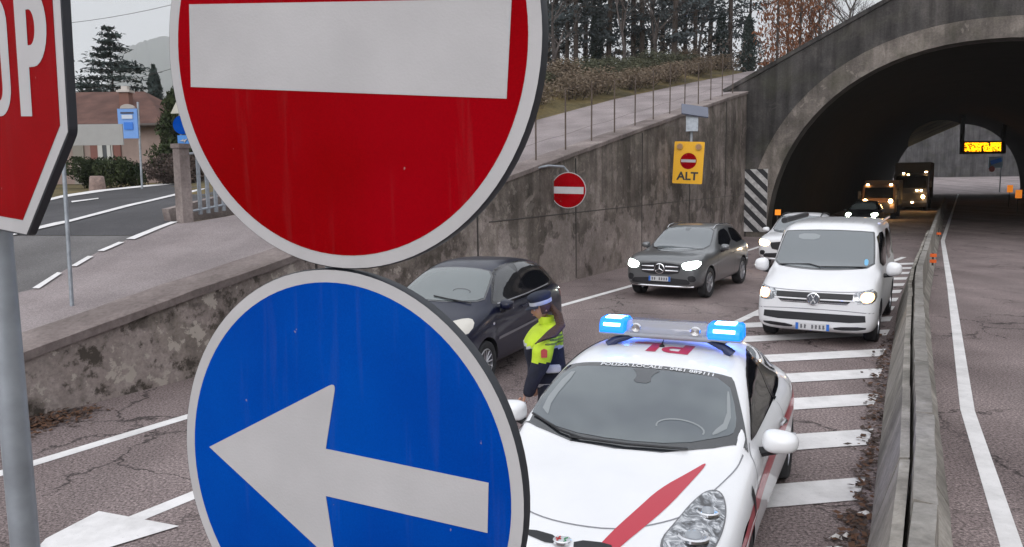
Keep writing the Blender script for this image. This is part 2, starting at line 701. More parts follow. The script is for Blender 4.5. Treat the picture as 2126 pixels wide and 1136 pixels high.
line_on_road('road_edge_line', [(-6, -8.0), (3.6, -8.0), (5.6, -8.0), (15.2, -7.84), (18.8, -7.7), (31, -7.55), (45, -7.5), (120, -8.4)], 0.17)
line_on_road('road_lane_line', [(s, -5.88) for s in (3.55, 4.2, 5.2, 6.2)], 0.17)
line_on_road('road_lane_line', [(s, line2_n(s)) for s in (9.6, 10.5, 12, 15, 17, 20, 24, 30)], 0.17)
line_on_road('road_edge_line', [(s, interp(s, [0, 6.6, 10.4, 21.8, 38.5, 128], [0.5, 0.36, 0.04, -0.42, -1.15, -2.2])) for s in (0, 4, 6.6, 8.5, 10.4, 13, 17, 21.8, 28, 38.5, 60, 128)], 0.15)
line_on_road('road_edge_line', [(134, 12), (140, 10.5), (146, 9.5), (152, 9.2)], 0.5)
# hatching between the lane line and the barrier
_s = 5.75
hs_list = [5.7, 7.25, 8.8, 10.4, 11.85, 13.3, 15.1, 16.6, 18.0, 19.35, 20.8, 22.2, 23.6, 25.0, 26.4, 27.8]
for s_ in hs_list:
    nr = interp(s_, [5, 7.2, 13.5, 18, 27.8], [-0.72, -0.74, -1.14, -1.38, -1.62])
    hw = 0.30
    # left end where the stripe meets the lane line
    sl = s_
    k = 0.85
    nl = nr
    for _ in range(60):
        nl -= 0.08
        sl = s_ + (nl - nr) * k
        if nl <= line2_n(sl) + 0.1 or (s_ < 13 and nl < -3.2):
            break
    if s_ > 15:
        pass
    V = [P(s_ - hw, nr, 0.009), P(s_ + hw, nr, 0.009), P(sl + hw, nl, 0.009), P(sl - hw, nl, 0.009)]
    struct(obj('road_hatch_stripe', V, [(0, 1, 2, 3)], M_PAINT))
# big painted arrow on the lane, left foreground
ap = [(205, 1061), (372, 1092), (215, 1140), (120, 1200), (30, 1190), (95, 1118)]
struct(obj('road_arrow', [G(x, y, 0.013) for x, y in ap], [tuple(range(6))], M_PAINT))

# ------------------------------------------------------------------ terrain
NS = [-3500, -2000, -1200, -700, -400, -250, -160, -110, -80, -62, -50, -42, -36, -32, -29, -26.5, -24, -22, -20.5, -19, -17.8, -16.9, -16.4, -15.8, -15, -14, -13, -12, -11, -9.95, -9.0, -6, -2, 2, 6, 9.95, 12, 16, 25, 40, 80, 200, 600, 1500, 3500]
SS = [-600, -200, -60, -20, -10, -4, 0, 2, 3.5, 5.1, 6.5, 8, 9.5, 11, 12.5, 14, 15.5, 17, 19, 21, 23, 25, 27.5, 30, 32.5, 35, 38.45, 42, 46, 52, 58, 64, 70, 80, 95, 115, 131, 140, 160, 182, 220, 300, 450, 700, 1100, 1700, 2600, 3500]
V = [P(s, n, zt(s, n)) for s in SS for n in NS]
k = len(NS)
F = []
for i in range(len(SS) - 1):
    for j in range(k - 1):
        s, n = (SS[i] + SS[i + 1]) / 2, (NS[j] + NS[j + 1]) / 2
        if -9.95 < n < 9.95 and s < 38.45:
            continue
        if 131 < s < 182 and -50 < n < 40:
            continue
        F.append((i * k + j, (i + 1) * k + j, (i + 1) * k + j + 1, i * k + j + 1))
gm = NT('ground_grass')
f_, _ = gm.noise(0.35, 6, rough=0.65)
g_, _ = gm.noise(6, 5, rough=0.7)
c_ = gm.ramp(f_, [(0.33, (0.06, 0.052, 0.030)), (0.5, (0.13, 0.105, 0.055)), (0.68, (0.20, 0.15, 0.07))])
c_ = gm.mix(0.7, c_, gm.ramp(g_, [(0.3, 0.6), (0.7, 1.4)]), 'MULTIPLY')
gm.bump(g_, 0.6, 0.05)
M_GRASS = gm.out(c_, 0.95, 0.1)
struct(obj('ground', V, F, M_GRASS))

# side road climbing beside the wall
rp = []
polyramp = [P(s, n)[:2] for s, n in [(-3, -10.25), (20, -10.25), (38, -10.25), (62, -10.25), (75, -8), (80, -14), (64, -16.2), (52, -16.5), (38, -16.5), (30, -16.4), (20, -15.9), (11, -15.25)]]
polyramp += [GT(x, y).to_2d()[:] for x, y in [(365, 469), (265, 505), (207, 530), (150, 560), (70, 610)]] + [P(-3, -12.5)[:2]]
struct(drape('side_road', [polyramp], M_ROAD_L, 0.07, 0.8))
# carriageway in the left distance: older grey asphalt near, new dark asphalt beyond
grey = [(70, 610), (150, 560), (207, 530), (265, 505), (290, 496), (0, 496), (-300, 500), (-500, 640), (-200, 700)]
struct(drape('main_road', [[GT(x, y).to_2d()[:] for x, y in grey]], M_ROAD_G, 0.065, 0.8))
dark = [(290, 496), (366, 468), (430, 440), (560, 395), (560, 381), (370, 384), (200, 403), (95, 421), (-300, 478), (-300, 500), (0, 496)]
struct(drape('main_road', [[GT(x, y).to_2d()[:] for x, y in dark]], M_ROAD_D, 0.072, 0.8))
def px_quads(name, lst, off):
    struct(drape(name, [[GT(x, y).to_2d()[:] for x, y in q] for q in lst], M_PAINT, off, 0.8))
px_quads('dashed_line', [[(68, 611), (82, 611), (130, 578), (120, 577)], [(148, 563), (160, 564), (195, 543), (183, 542)], [(203, 531), (216, 532), (259, 513), (247, 512)], [(262, 506), (280, 506), (370, 469), (355, 469)], [(-20, 672), (0, 672), (14, 656), (2, 656)]], 0.095)
px_quads('road_centre_line', [[(20, 499), (45, 495), (140, 471), (300, 428), (372, 410), (430, 396), (430, 393), (372, 406), (300, 424), (140, 466), (40, 490)]], 0.095)
px_quads('road_edge_line', [[(95, 425), (130, 416), (200, 405), (372, 385), (430, 380), (430, 378), (372, 381), (200, 400), (130, 411), (95, 420)]], 0.095)
px_quads('faded_patch_line', [[(148, 424), (205, 417), (205, 419), (150, 427)]], 0.095)

# ------------------------------------------------------------------ retaining wall
def wtop(s):
    return interp(s, [3.0, 5.11, 7.0, 8.9, 16, 18.9, 23.1, 27.6, 34.5, 38.4], [0.55, 0.92, 1.28, 1.61, 2.95, 3.5, 4.28, 5.11, 6.36, 7.02])

ss = [3.2, 4.2, 5.1, 6, 7, 8, 9, 10, 12, 14, 16, 18, 20, 22, 24, 26, 28, 30, 32, 34, 36, 38.2]
wall = wempty('retaining_wall', P(20, -9.8), 0, 'long stained concrete retaining wall that climbs beside the road to the tunnel', 'wall')
mb = MB()
for n_, zo in ((-9.6, 0),):
    rows = [0.0, 0.25, 0.5, 0.75, 1.0]
    rnd = random.Random(4)
    vs = []
    for s in ss:
        for r_ in rows:
            vs.append(P(s, -9.6 - 0.02 * r_, -0.05 + (wtop(s) - 0.12 + 0.05) * r_))
    kk = len(rows)
    fs = [(i * kk + j, (i + 1) * kk + j, (i + 1) * kk + j + 1, i * kk + j + 1) for i in range(len(ss) - 1) for j in range(kk - 1)]
    mb.add(vs, fs)
    # back and ends
    b = []
    for s in ss:
        b += [P(s, -10.1, -0.05), P(s, -10.1, wtop(s) - 0.12)]
    mb.add(b, [(2 * i, 2 * i + 1, 2 * i + 3, 2 * i + 2) for i in range(len(ss) - 1)])
    mb.add([P(3.2, -9.6, -0.05), P(3.2, -9.62, wtop(3.2) - 0.12), P(3.2, -10.1, wtop(3.2) - 0.12), P(3.2, -10.1, -0.05)], [(0, 1, 2, 3)])
mb.build('wall_face', M_WALL, wall)
# coping: ragged outer edge
mb = MB()
vs = []
rnd = random.Random(2)
fine = [3.2 + i * 0.35 for i in range(int(35 / 0.35) + 1)]
prof = [(-9.57, -0.13), (-9.555, -0.02), (-9.60, 0.0), (-9.9, 0.012), (-10.3, 0.02), (-10.3, -0.13)]
for s in fine:
    j = rnd.uniform(-0.012, 0.012)
    for a, b in prof:
        vs.append(P(s, a + j, wtop(s) + b + rnd.uniform(-0.006, 0.006)))
kk = len(prof)
mb.add(vs, [(i * kk + j, (i + 1) * kk + j, (i + 1) * kk + (j + 1) % kk, i * kk + (j + 1) % kk) for i in range(len(fine) - 1) for j in range(kk)])
mb.build('coping', M_COPE, wall)
# horizontal pour joint and vertical joints
mb = MB()
for s in (9.5, 14.5, 19.5, 24.5, 29.5, 34.5):
    z1 = wtop(s) - 0.16
    MB().box(P(s, -9.605, z1 / 2), (0.03, 0.03, z1 - 0.1), Matrix.Rotation(-AZ, 3, 'Z')).build('joint', M_DKSTEEL, wall)
mb.tube([P(15, -9.612, 1.85), P(20, -9.612, 1.9), P(37.9, -9.612, 2.05)], 0.014, 4)
mb.build('joint', M_DKSTEEL, wall)

# fence posts along the coping
fence = wempty('wire_fence', P(25, -10.2, 4), 0, 'thin rusty wire fence standing on top of the retaining wall', 'fence')
s_ = 14.5
rnd = random.Random(11)
M_RUST = mat('rusty_steel', (0.10, 0.075, 0.06), 0.8, metal=0.3, var=0.3)
while s_ < 37.5:
    zt_ = wtop(s_)
    h = 1.75 + rnd.uniform(-.1, .1)
    mbp = MB()
    mbp.tube([P(s_, -10.0, zt_ - 0.1), P(s_ + rnd.uniform(-.03, .03), -10.0, zt_ + h)], 0.022, 6)
    mbp.build('post', M_RUST, fence)
    s_ += 1.72
for hh in (0.45, 1.1, 1.68):
    mbp = MB()
    pts = []
    for i in range(24):
        s = 14.5 + i
        pts.append(P(s, -10.0, wtop(s) + hh + 0.02 * math.sin(i * 2.1)))
    mbp.tube(pts, 0.0035, 4)
    mbp.build('wire', M_RUST, fence)

# ------------------------------------------------------------------ tunnel portal and tube
def arch_pts(nc, a, zc, zb, k=40, e=2.15):
    """superelliptic arch from left foot to right foot, feet at zb"""
    out = [(nc - a, zb)]
    for i in range(k + 1):
        t = math.pi - math.pi * i / k
        c, s = math.cos(t), math.sin(t)
        x = nc + a * math.copysign(abs(c) ** (2 / e), c)
        z = zb + 0.02 + (zc - zb) * abs(s) ** (2 / e)
        out.append((x, z))
    out.append((nc + a, zb))
    return out

portal = wempty('tunnel_portal', P(38, 0), 0, 'weathered concrete tunnel portal with a wide dark round arch', 'tunnel')
arch = arch_pts(0.1, 8.65, 8.35, -0.1)
fr_p = (P(38.0, 0), N, Vector((0, 0, 1)), U)
outer = [(-10.6, -0.1), (-10.6, 7.0), (-8.56, 7.97), (-6.47, 9.0), (-3.57, 10.39), (-2.4, 10.9), (-1.6, 11.1), (12, 11.1), (12, -0.1)]
poly = outer + arch[::-1]
mb = MB().prism(poly, 0.0, 1.0, fr_p)
mb.build('headwall', M_PORTAL, portal)
ring = arch_pts(0.1, 9.62, 9.2, -0.1)
mb = MB().prism(ring + arch[::-1], -0.07, -0.003, fr_p)
# outer part proud only slightly, inner lip
mb.build('arch_ring', M_RING, portal)
mb = MB()
cop = [(-10.72, 6.93), (-8.56, 7.96), (-6.47, 8.99), (-3.57, 10.38), (-2.4, 10.89), (-1.6, 11.09), (12, 11.09)]
cpo = [(a - (0.06 if i < 5 else 0), b + 0.17) for i, (a, b) in enumerate(cop)]
mb.prism(cop + cpo[::-1], -0.08, 1.1, fr_p)
mb.build('parapet', M_PORTAL, portal)
# board marks / horizontal joints
mb = MB()
for z_ in (2.0, 3.9):
    MB().box(P(38 - 0.004, -10.1, z_), (0.9, 0.02, 0.03), Matrix.Rotation(-AZ, 3, 'Z')).build('joint', M_DKSTEEL, portal)
# return at the left, closes wall to portal
# tube
tube = MB()
secs = [(38.9, 0.1, 8.65, 8.35), (60, -0.5, 8.6, 8.6), (80, -1.2, 8.5, 9.0), (100, -2.0, 8.35, 9.6), (130, -2.9, 8.2, 10.4)]
V = []
F = []
k = None
for (s, nc, a, zc) in secs:
    pts = arch_pts(nc, a, zc, z0(s) - 0.1)
    k = len(pts)
    V += [P(s, x, z) for x, z in pts]
for i in range(len(secs) - 1):
    F += [(i * k + j, i * k + j + 1, (i + 1) * k + j + 1, (i + 1) * k + j) for j in range(k - 1)]
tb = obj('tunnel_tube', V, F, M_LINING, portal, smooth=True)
# far headwall (shuts light out round the far mouth)
ex = arch_pts(-2.9, 8.2, 10.4, 0.2)
mb = MB().prism([(-50, 0.2), (-50, 13), (40, 13), (40, 0.2)] + ex[::-1], 0, 0.8, (P(130, 0), N, Vector((0, 0, 1)), U))
mb.build('far_headwall', M_PORTAL, portal)
# grey retaining wall beyond the far mouth
M_FARWALL = concrete_mat('concrete_far', (0.05, 0.048, 0.05), (0.085, 0.082, 0.086), (0.12, 0.115, 0.12), streak=0.6, patch=0.1)
fw = MB()
fw.prism([(-60, 2), (-60, 17), (45, 17), (45, 2)], 0, 1.2, (P(181, 0), N, Vector((0, 0, 1)), U))
o = fw.build('boundary_wall', M_FARWALL)
tag(o, 'tall dark grey concrete wall seen through the far mouth of the tunnel', 'wall')

# hazard chevron boards
def hazard(name, origin, ex, wd, hg, stripes, label, flip=1):
    root = empty(name, origin, 0, label, 'hazard marker')
    ez = Vector((0, 0, 1))
    ey = ex.cross(ez)
    fr = (Vector((0, 0, 0)), ex, ez, ey)
    MB().prism([(0, 0), (wd, 0), (wd, hg), (0, hg)], -0.01, 0.02, fr).build('panel', mat('hazard_white', (0.42, 0.41, 0.41), 0.7, var=0.35, vscale=5), root)
    mb = MB()
    n = stripes
    p = (hg + wd) / n
    for i in range(-1, n + 2):
        a = i * p
        # diagonal band: z from a - flip*x
        q = []
        for x in (0, wd):
            q.append((x, a - flip * x * 1.0 + (wd if flip > 0 else 0)))
        b = [(q[0][0], q[0][1]), (q[1][0], q[1][1]), (q[1][0], q[1][1] + p * 0.5), (q[0][0], q[0][1] + p * 0.5)]
        # clip to panel
        poly = b
        for zc, sgn in ((0, 1), (hg, -1)):
            out = []
            for j in range(len(poly)):
                A, B = poly[j], poly[(j + 1) % len(poly)]
                ia, ib = (A[1] - zc) * sgn >= 0, (B[1] - zc) * sgn >= 0
                if ia:
                    out.append(A)
                if ia != ib:
                    t = (zc - A[1]) / (B[1] - A[1])
                    out.append((A[0] + (B[0] - A[0]) * t, zc))
            poly = out
            if len(poly) < 3:
                break
        if len(poly) >= 3:
            mb.prism(poly, 0.021, 0.026, fr)
    mb.build('stripes', mat('hazard_black', (0.02, 0.02, 0.024), 0.7), root)
    return root
hz = hazard('hazard_board', P(37.9, -9.85, 0.25), N, 1.32, 3.0, 7, 'tall board with black and white diagonal stripes at the left foot of the arch', 1)
hz2 = hazard('hazard_board', P(3.55, -9.58, 0.28), U, 0.98, 0.62, 5, 'low striped board on the near end of the wall behind the grey pole', -1)

# ------------------------------------------------------------------ concrete barrier
def barL(s):
    return interp(s, [-5, 4, 6.1, 10, 18.1, 28.3, 49.8, 100, 125], [-0.35, -0.42, -0.51, -0.77, -1.25, -1.53, -2.06, -3.2, -3.8])
rnd = random.Random(5)
M_BTOP = concrete_mat('concrete_rough', (0.14, 0.13, 0.12), (0.22, 0.205, 0.19), (0.33, 0.31, 0.29), streak=0.15, patch=0.35)
s_ = -1.0
protos = 0
while s_ < 78:
    L_ = 2.0 if s_ < 40 else 6.0
    n0, n1 = barL(s_ + 0.02), barL(s_ + L_ - 0.03)
    prof = [(0.03, 0.0), (0.03, 0.08), (0.18, 0.26), (0.235, 0.84), (0.36, 0.84), (0.395, 0.26), (0.51, 0.08), (0.51, 0)]
    root = None
    vs = []
    steps = 9
    for i in range(steps):
        t = i / (steps - 1)
        s = s_ + 0.015 + t * (L_ - 0.04)
        nb = n0 + (n1 - n0) * t
        for a, b in prof:
            jj = rnd.uniform(-1, 1) * (0.007 if b > 0.5 else 0.003)
            vs.append(P(s, nb + a + jj, b + z0(s) + (rnd.uniform(-1, 1) * 0.008 if b > 0.5 else 0)))
    kk = len(prof)
    fs = [(i * kk + j, (i + 1) * kk + j, (i + 1) * kk + (j + 1) % kk, i * kk + (j + 1) % kk) for i in range(steps - 1) for j in range(kk)]
    fs += [tuple(range(kk)), tuple((steps - 1) * kk + j for j in range(kk))[::-1]]
    mi = [1 if (j == 3) else 0 for i in range(steps - 1) for j in range(kk)] + [0, 0]
    o = MB()
    o.add(vs, fs)
    o.mi = mi
    ob = o.build('barrier_block', None, mats=[M_BARR, M_BTOP])
    tag(ob, 'weathered concrete barrier block in the median row between the carriageways', 'barrier', 'concrete blocks of the median row')
    s_ += L_
s_ = -0.4
while s_ < 33:
    L_ = 2.15
    tl = rnd.uniform(-0.035, 0.035)
    up = rnd.uniform(-0.02, 0.03)
    vs = []
    steps = 5
    n0, n1 = barL(s_), barL(s_ + L_)
    for i in range(steps):
        t = i / (steps - 1)
        s = s_ + 0.02 + t * (L_ - 0.05)
        nb = n0 + (n1 - n0) * t
        top = 0.72 + up + tl * (t - 0.5)
        for a, b in [(-0.03, 0.0), (-0.045, 0.12), (0.13, top + .02), (0.195, top + 0.03), (0.03, 0.12), (0.02, 0.0)]:
            vs.append(P(s, nb + a + (tl * 0.6 * (t - .5) if b > 0.3 else 0), b + z0(s)))
    kk = 6
    fs = [(i * kk + j, (i + 1) * kk + j, (i + 1) * kk + (j + 1) % kk, i * kk + (j + 1) % kk) for i in range(steps - 1) for j in range(kk)]
    fs += [tuple(range(kk)), tuple((steps - 1) * kk + j for j in range(kk))[::-1]]
    o = MB().add(vs, fs)
    ob = o.build('leaning_slab', M_BARR)
    tag(ob, 'sloping concrete slab leaning on the left flank of the median barrier', 'barrier', 'sloping slabs along the median barrier')
    s_ += L_

# small reflectors on the barrier
M_REFL = mat('orange_reflector', (0.75, 0.13, 0.02), 0.35, emit=(1, .15, .02), estr=0.0)
for i, (px, py, s, h, lab) in enumerate([(1934, 560, 24.0, .24, 'orange reflector stacked in two on the right flank of the barrier'), (1951, 497, 36.0, 0.2, 'orange reflector on the barrier just before the tunnel')]):
    n_ = barL(s) + .49
    root = empty('reflector', P(s, n_, 0.42), 0, lab, 'reflector')
    for dz in (0, .16) if i == 0 else (0,):
        MB().box((0, 0, 0.05 + dz), (.16, .06, .09), Matrix.Rotation(-AZ, 3, 'Z')).build('lens', M_REFL, root)
    MB().box((0, .02, 0.1), (.05, .05, .34), Matrix.Rotation(-AZ, 3, 'Z')).build('bracket', M_DKSTEEL, root)
# delineators
for px, py, Y, lab in [(1615, 441, 37.0, 'orange delineator at the left foot of the arch'), (2097, 392, 66.0, 'orange delineator deep in the right carriageway, further one'), (2115, 403, 58.0, 'orange delineator deep in the right carriageway, nearer one')]:
    q = D(px, py, Y)
    root = empty('delineator', (q.x, q.y, 0), 0, lab, 'delineator')
    MB().box((0, 0, q.z), (.26 if Y < 40 else .42, .05, .26 if Y < 40 else .62), Matrix.Rotation(-AZ, 3, 'Z')).build('lens', mat('amber_reflector_glow', (0.8, 0.25, 0.01), 0.4, emit=(1, .28, .02), estr=.35), root)  # faint emission added to the lens, though a reflector is no lamp
    MB().box((0, 0.05, q.z / 2), (.06, .04, q.z + .3), Matrix.Rotation(-AZ, 3, 'Z')).build('post', M_DKSTEEL, root)

# leaves
def leaves(name, spots, n, col1, col2, label_kind=None, seed=1):
    rnd = random.Random(seed)
    mb = MB()
    for i in range(n):
        s, nn, sg_s, sg_n = rnd.choice(spots)
        q = P(rnd.gauss(s, sg_s), rnd.gauss(nn, sg_n), rnd.uniform(0.012, 0.05))
        a = rnd.uniform(0, 6.28)
        l = rnd.uniform(0.02, 0.05)
        d = Vector((math.cos(a), math.sin(a), rnd.uniform(-.3, .4))) * l
        e = Vector((-math.sin(a), math.cos(a), rnd.uniform(-.3, .5))) * l * 0.55
        mb.add([q - d, q - e, q + d, q + e], [(0, 1, 2, 3)], rnd.choice([0, 1]))
    o = mb.build(name, None, mats=[mat(name + '_a', col1, 0.8), mat(name + '_b', col2, 0.8)])
    o['kind'] = 'stuff'
    return o
sp = [(s, barL(s) - 0.13, 0.5, 0.07) for s in (4.5, 5.0, 5.5, 6, 6.4, 7, 8, 9, 10, 11, 12, 13, 14)]
leaves('dead_leaves', sp, 900, (0.10, 0.045, 0.022), (0.05, 0.03, 0.022), seed=3)
leaves('dead_leaves', [(4.2, -9.35, 0.5, 0.14), (4.7, -9.3, 0.3, 0.2), (3.6, -9.4, .4, .15)], 1400, (0.20, 0.065, 0.025), (0.12, 0.05, 0.03), seed=4)
for i, (px, py, sc, lab) in enumerate([(1797, 1074, .08, 'crumpled white paper scrap on the asphalt by the barrier'), (1735, 1123, .07, 'small crumpled paper scrap nearest the bottom edge beside the leaves'), (1757, 1120, .05, 'tiny paper scrap among the leaves at the bottom edge')]):
    q = G(px, py, 0.0)
    rr = random.Random(i)
    mb = MB()
    vs = []
    for a in range(7):
        th = a / 7 * 6.28
        vs.append((q.x + math.cos(th) * sc * rr.uniform(.5, 1.1), q.y + math.sin(th) * sc * rr.uniform(.3, .7), rr.uniform(.012, .045)))
    vs.append((q.x, q.y, 0.06))
    mb.add(vs, [(j, (j + 1) % 7, 7) for j in range(7)])
    o = mb.build('paper_scrap', mat('paper', (0.6, 0.58, 0.56), 0.9))
    o.location = (0, 0, 0)
    tag(o, lab, 'litter')

# ------------------------------------------------------------------ big signs in the foreground
def sframe(c, yaw, tilt, roll):
    ex = Vector((math.cos(yaw), math.sin(yaw), 0))
    up = Vector((0, 0, 1))
    n = ex.cross(up)
    up2 = up * math.cos(tilt) + n * math.sin(tilt)
    n2 = ex.cross(up2)
    e = ex * math.cos(roll) + up2 * math.sin(roll)
    u = -ex * math.sin(roll) + up2 * math.cos(roll)
    return (Vector(c), e, u, n2)

def circ(r, k=96, c=(0, 0)):
    return [(c[0] + r * math.cos(2 * math.pi * i / k), c[1] + r * math.sin(2 * math.pi * i / k)) for i in range(k)]

def round_poly(poly, rad, which=None, k=5):
    out = []
    n = len(poly)
    for i, p in enumerate(poly):
        if which is not None and i not in which:
            out.append(p)
            continue
        a, b = Vector(poly[i - 1]), Vector(poly[(i + 1) % n])
        q = Vector(p)
        da, db = (a - q).normalized(), (b - q).normalized()
        s, e = q + da * rad, q + db * rad
        for j in range(k + 1):
            t = j / k
            out.append(tuple(s * (1 - t) ** 2 + q * 2 * t * (1 - t) + e * t * t))
    return out

def ring_face(mb, ro, ri, h, fr, k=96, mi=0):
    o, ex, ey, ez = fr
    vs = [o + ex * a + ey * b + ez * h for a, b in circ(ro, k)] + [o + ex * a + ey * b + ez * h for a, b in circ(ri, k)]
    mb.add(vs, [(i, (i + 1) % k, (i + 1) % k + k, i + k) for i in range(k)], mi)

def flat(mb, poly, h, fr, mi=0, th=0.0008):
    mb.prism(poly, h - th, h, fr, mi)

POLE = (-0.385, 1.705)
post = wempty('traffic_sign_post', (POLE[0], POLE[1], 0), 0, 'post carrying a large red no entry disc above a blue disc with a white arrow', 'road sign')
f1 = sframe((-0.3537, 1.6043, 3.0259), -0.4164, 0.0331, -0.0865)
# flanged plate
def disc_plate(fr, name, parent, rad=0.4505):
    mb = MB()
    mb.prism(circ(rad, 96), -0.006, -0.0012, fr)
    # folded rim: a thin ring behind
    o, ex, ey, ez = fr
    k = 96
    vs = []
    for r_, h in ((rad + 0.0015, 0.0), (rad + 0.0035, -0.004), (rad + 0.0035, -0.026), (rad - 0.006, -0.026), (rad - 0.006, -0.004)):
        vs += [o + ex * a + ey * b + ez * h for a, b in circ(r_, k)]
    mb.add(vs, [(i * k + j, i * k + (j + 1) % k, (i + 1) * k + (j + 1) % k, (i + 1) * k + j) for i in range(4) for j in range(k)])
    return mb.build(name, M_BACK, parent, angle=35)
d1 = disc_plate(f1, 'no_entry_disc', post)
def subpart(mb, name, m, parent, **k):
    o = mb.build(name, m, None, **k)
    o.parent = parent
    return o
mb = MB(); ring_face(mb, 0.4515, 0.4235, 0.0, f1); d = subpart(mb, 'white_border', M_WHITEREFL, d1)
mb = MB(); flat(mb, circ(0.4245), 0.0006, f1); subpart(mb, 'red_field', M_RED, d1)
mb = MB(); flat(mb, [(-.388, -.0885), (.388, -.0885), (.388, .0885), (-.388, .0885)], 0.0018, f1); subpart(mb, 'white_bar', M_WHITEREFL, d1)
f2 = sframe((-0.391, 1.6308, 2.1176), -0.4393, -0.0221, -0.0293)
d2 = disc_plate(f2, 'direction_disc', post)
mb = MB(); ring_face(mb, 0.4515, 0.4235, 0.0, f2); subpart(mb, 'white_border', M_WHITEREFL, d2)
mb = MB(); flat(mb, circ(0.4245), 0.0006, f2); subpart(mb, 'blue_field', M_BLUE, d2)
arrow = [(-.376, 0), (.0, .208), (-.028, .054), (.374, .052), (.374, -.052), (-.028, -.054), (.0, -.208)]
arrow = round_poly(arrow, 0.022, {1, 6})
mb = MB(); flat(mb, arrow, 0.0018, f2); subpart(mb, 'white_arrow', M_WHITEREFL, d2)
mb = MB().tube([(POLE[0], POLE[1], -0.1), (POLE[0], POLE[1], 3.6)], 0.03, 20)
mb.build('pole', M_GALV, post, angle=40)
for z_ in (3.28, 2.76, 2.36, 1.9):
    mb = MB()
    mb.tube([(POLE[0], POLE[1], z_ - .02), (POLE[0], POLE[1], z_ + .02)], 0.036, 16)
    fr = f1 if z_ > 2.6 else f2
    c = fr[0] - fr[3] * 0.03
    mb.box((c.x, c.y, z_), (.36, .03, .035), Matrix.Rotation(-.43, 3, 'Z'))
    mb.build('clamp', M_GALV, post)

# stop sign
SP = (-1.435, 2.15)
stop = wempty('stop_sign', (SP[0], SP[1], 0), 0, 'large red octagonal stop sign on a thick grey pole at the left edge', 'road sign')
f3 = sframe((-1.3811, 2.0812, 3.0912), -0.6411, 0.0068, -0.0587)
def octa(a):
    c = a * math.tan(math.pi / 8)
    return [(a, -c), (a, c), (c, a), (-c, a), (-a, c), (-a, -c), (-c, -a), (c, -a)]
mb = MB()
mb.prism(round_poly(octa(0.4535), 0.015), -0.021, -0.0015, f3)
pl = mb.build('octagon_plate', M_BACK, stop)
mb = MB(); flat(mb, octa(0.449), 0.0, f3); subpart(mb, 'white_border', M_WHITEREFL, pl)
mb = MB(); flat(mb, octa(0.413), 0.0012, f3); subpart(mb, 'red_field', M_RED, pl)
def arc(cx_, cz_, rx, rz, a0, a1, k=14):
    return [(cx_ + rx * math.cos(R(a0 + (a1 - a0) * i / k)), cz_ + rz * math.sin(R(a0 + (a1 - a0) * i / k))) for i in range(k + 1)]
def letter(mb, outer, holes=()):
    # outer with holes -> tessellated face
    loops = [[Vector((a, b, 0)) for a, b in outer]] + [[Vector((a, b, 0)) for a, b in h] for h in holes]
    allp = [p for l in loops for p in l]
    o, ex, ey, ez = f3
    mb.add([o + ex * p.x + ey * p.y + ez * 0.0024 for p in allp], [tuple(t) for t in geometry.tessellate_polygon(loops)])
mb = MB()
# P
letter(mb, [(.208, -.15), (.272, -.15), (.272, -.033), (.30, -.033)] + arc(.30, .0585, .078, .0915, -90, 90) + [(.208, .15)], [[(.272, .018), (.285, .018)] + arc(.285, .0595, .03, .0415, -90, 90) + [(.272, .101)]])
# O
letter(mb, arc(.085, .075, .074, .075, 0, 180) + arc(.085, -.075, .074, .075, 180, 360), [arc(.085, .075, .024, .035, 0, 180) + arc(.085, -.075, .024, .035, 180, 360)])
# T
letter(mb, [(-.125, -.15), (-.065, -.15), (-.065, .1), (-.015, .1), (-.015, .15), (-.175, .15), (-.175, .1), (-.125, .1)])
# S
so = arc(-.285, .078, .075, .072, 20, 90, 6) + arc(-.285, .078, .075, .072, 90, 250, 14) + arc(-.285, -.078, .03, .035, 60, -90, 8) + arc(-.285, -.078, .03, .035, -90, -160, 5) + [(-.36, -.09)] + arc(-.285, -.078, .075, .072, 200, 270, 6) + arc(-.285, -.078, .075, .072, 270, 430, 14) + arc(-.285, .078, .03, .035, 240, 90, 10) + arc(-.285, .078, .03, .035, 90, 20, 4)
letter(mb, so)
subpart(mb, 'lettering', M_WHITEREFL, pl)
mb = MB().tube([(SP[0], SP[1], -.1), (SP[0], SP[1], 3.5)], 0.0375, 24)
mb.build('pole', M_GALV, stop, angle=40)
for z_ in (2.85, 3.3):
    mb = MB()
    mb.tube([(SP[0], SP[1], z_ - .02), (SP[0], SP[1], z_ + .02)], 0.044, 16)
    c = f3[0] - f3[3] * .035
    mb.box((c.x, c.y, z_), (.3, .03, .035), Matrix.Rotation(-.64, 3, 'Z'))
    mb.build('clamp', M_GALV, stop)

# ------------------------------------------------------------------ signs on the wall
c = P(18.33, -9.25, 2.53)
ws = wempty('no_entry_sign', P(18.33, -9.6, 0), 0, 'small round red no entry sign held off the concrete wall on a bent arm', 'road sign')
f4 = sframe(c, -R(14), 0, -0.03)
rr = 0.475
mb = MB().prism(circ(rr, 40), -0.03, -0.001, f4)
dd = mb.build('disc', mat('sign_back_grey', (0.3, 0.3, 0.32), 0.5), ws)
mb = MB(); ring_face(mb, rr, rr * .955, 0.001, f4, 40); subpart(mb, 'white_border', M_WHITEREFL, dd)
mb = MB(); flat(mb, circ(rr * .96, 40), 0.004, f4, th=.003); subpart(mb, 'red_field', M_RED, dd)
mb = MB(); flat(mb, [(-rr * .86, -rr * .19), (rr * .86, -rr * .19), (rr * .86, rr * .19), (-rr * .86, rr * .19)], 0.008, f4, th=.003); subpart(mb, 'white_bar', M_WHITEREFL, dd)
mb = MB().tube([P(17.2, -9.62, 3.1), P(17.7, -9.5, 3.17), c + Vector((-.12, .06, .62)), c + Vector((0, .06, .5)), c + Vector((0, .06, -.3))], 0.03, 8)
mb.build('bracket_arm', M_GALV, ws, angle=40)

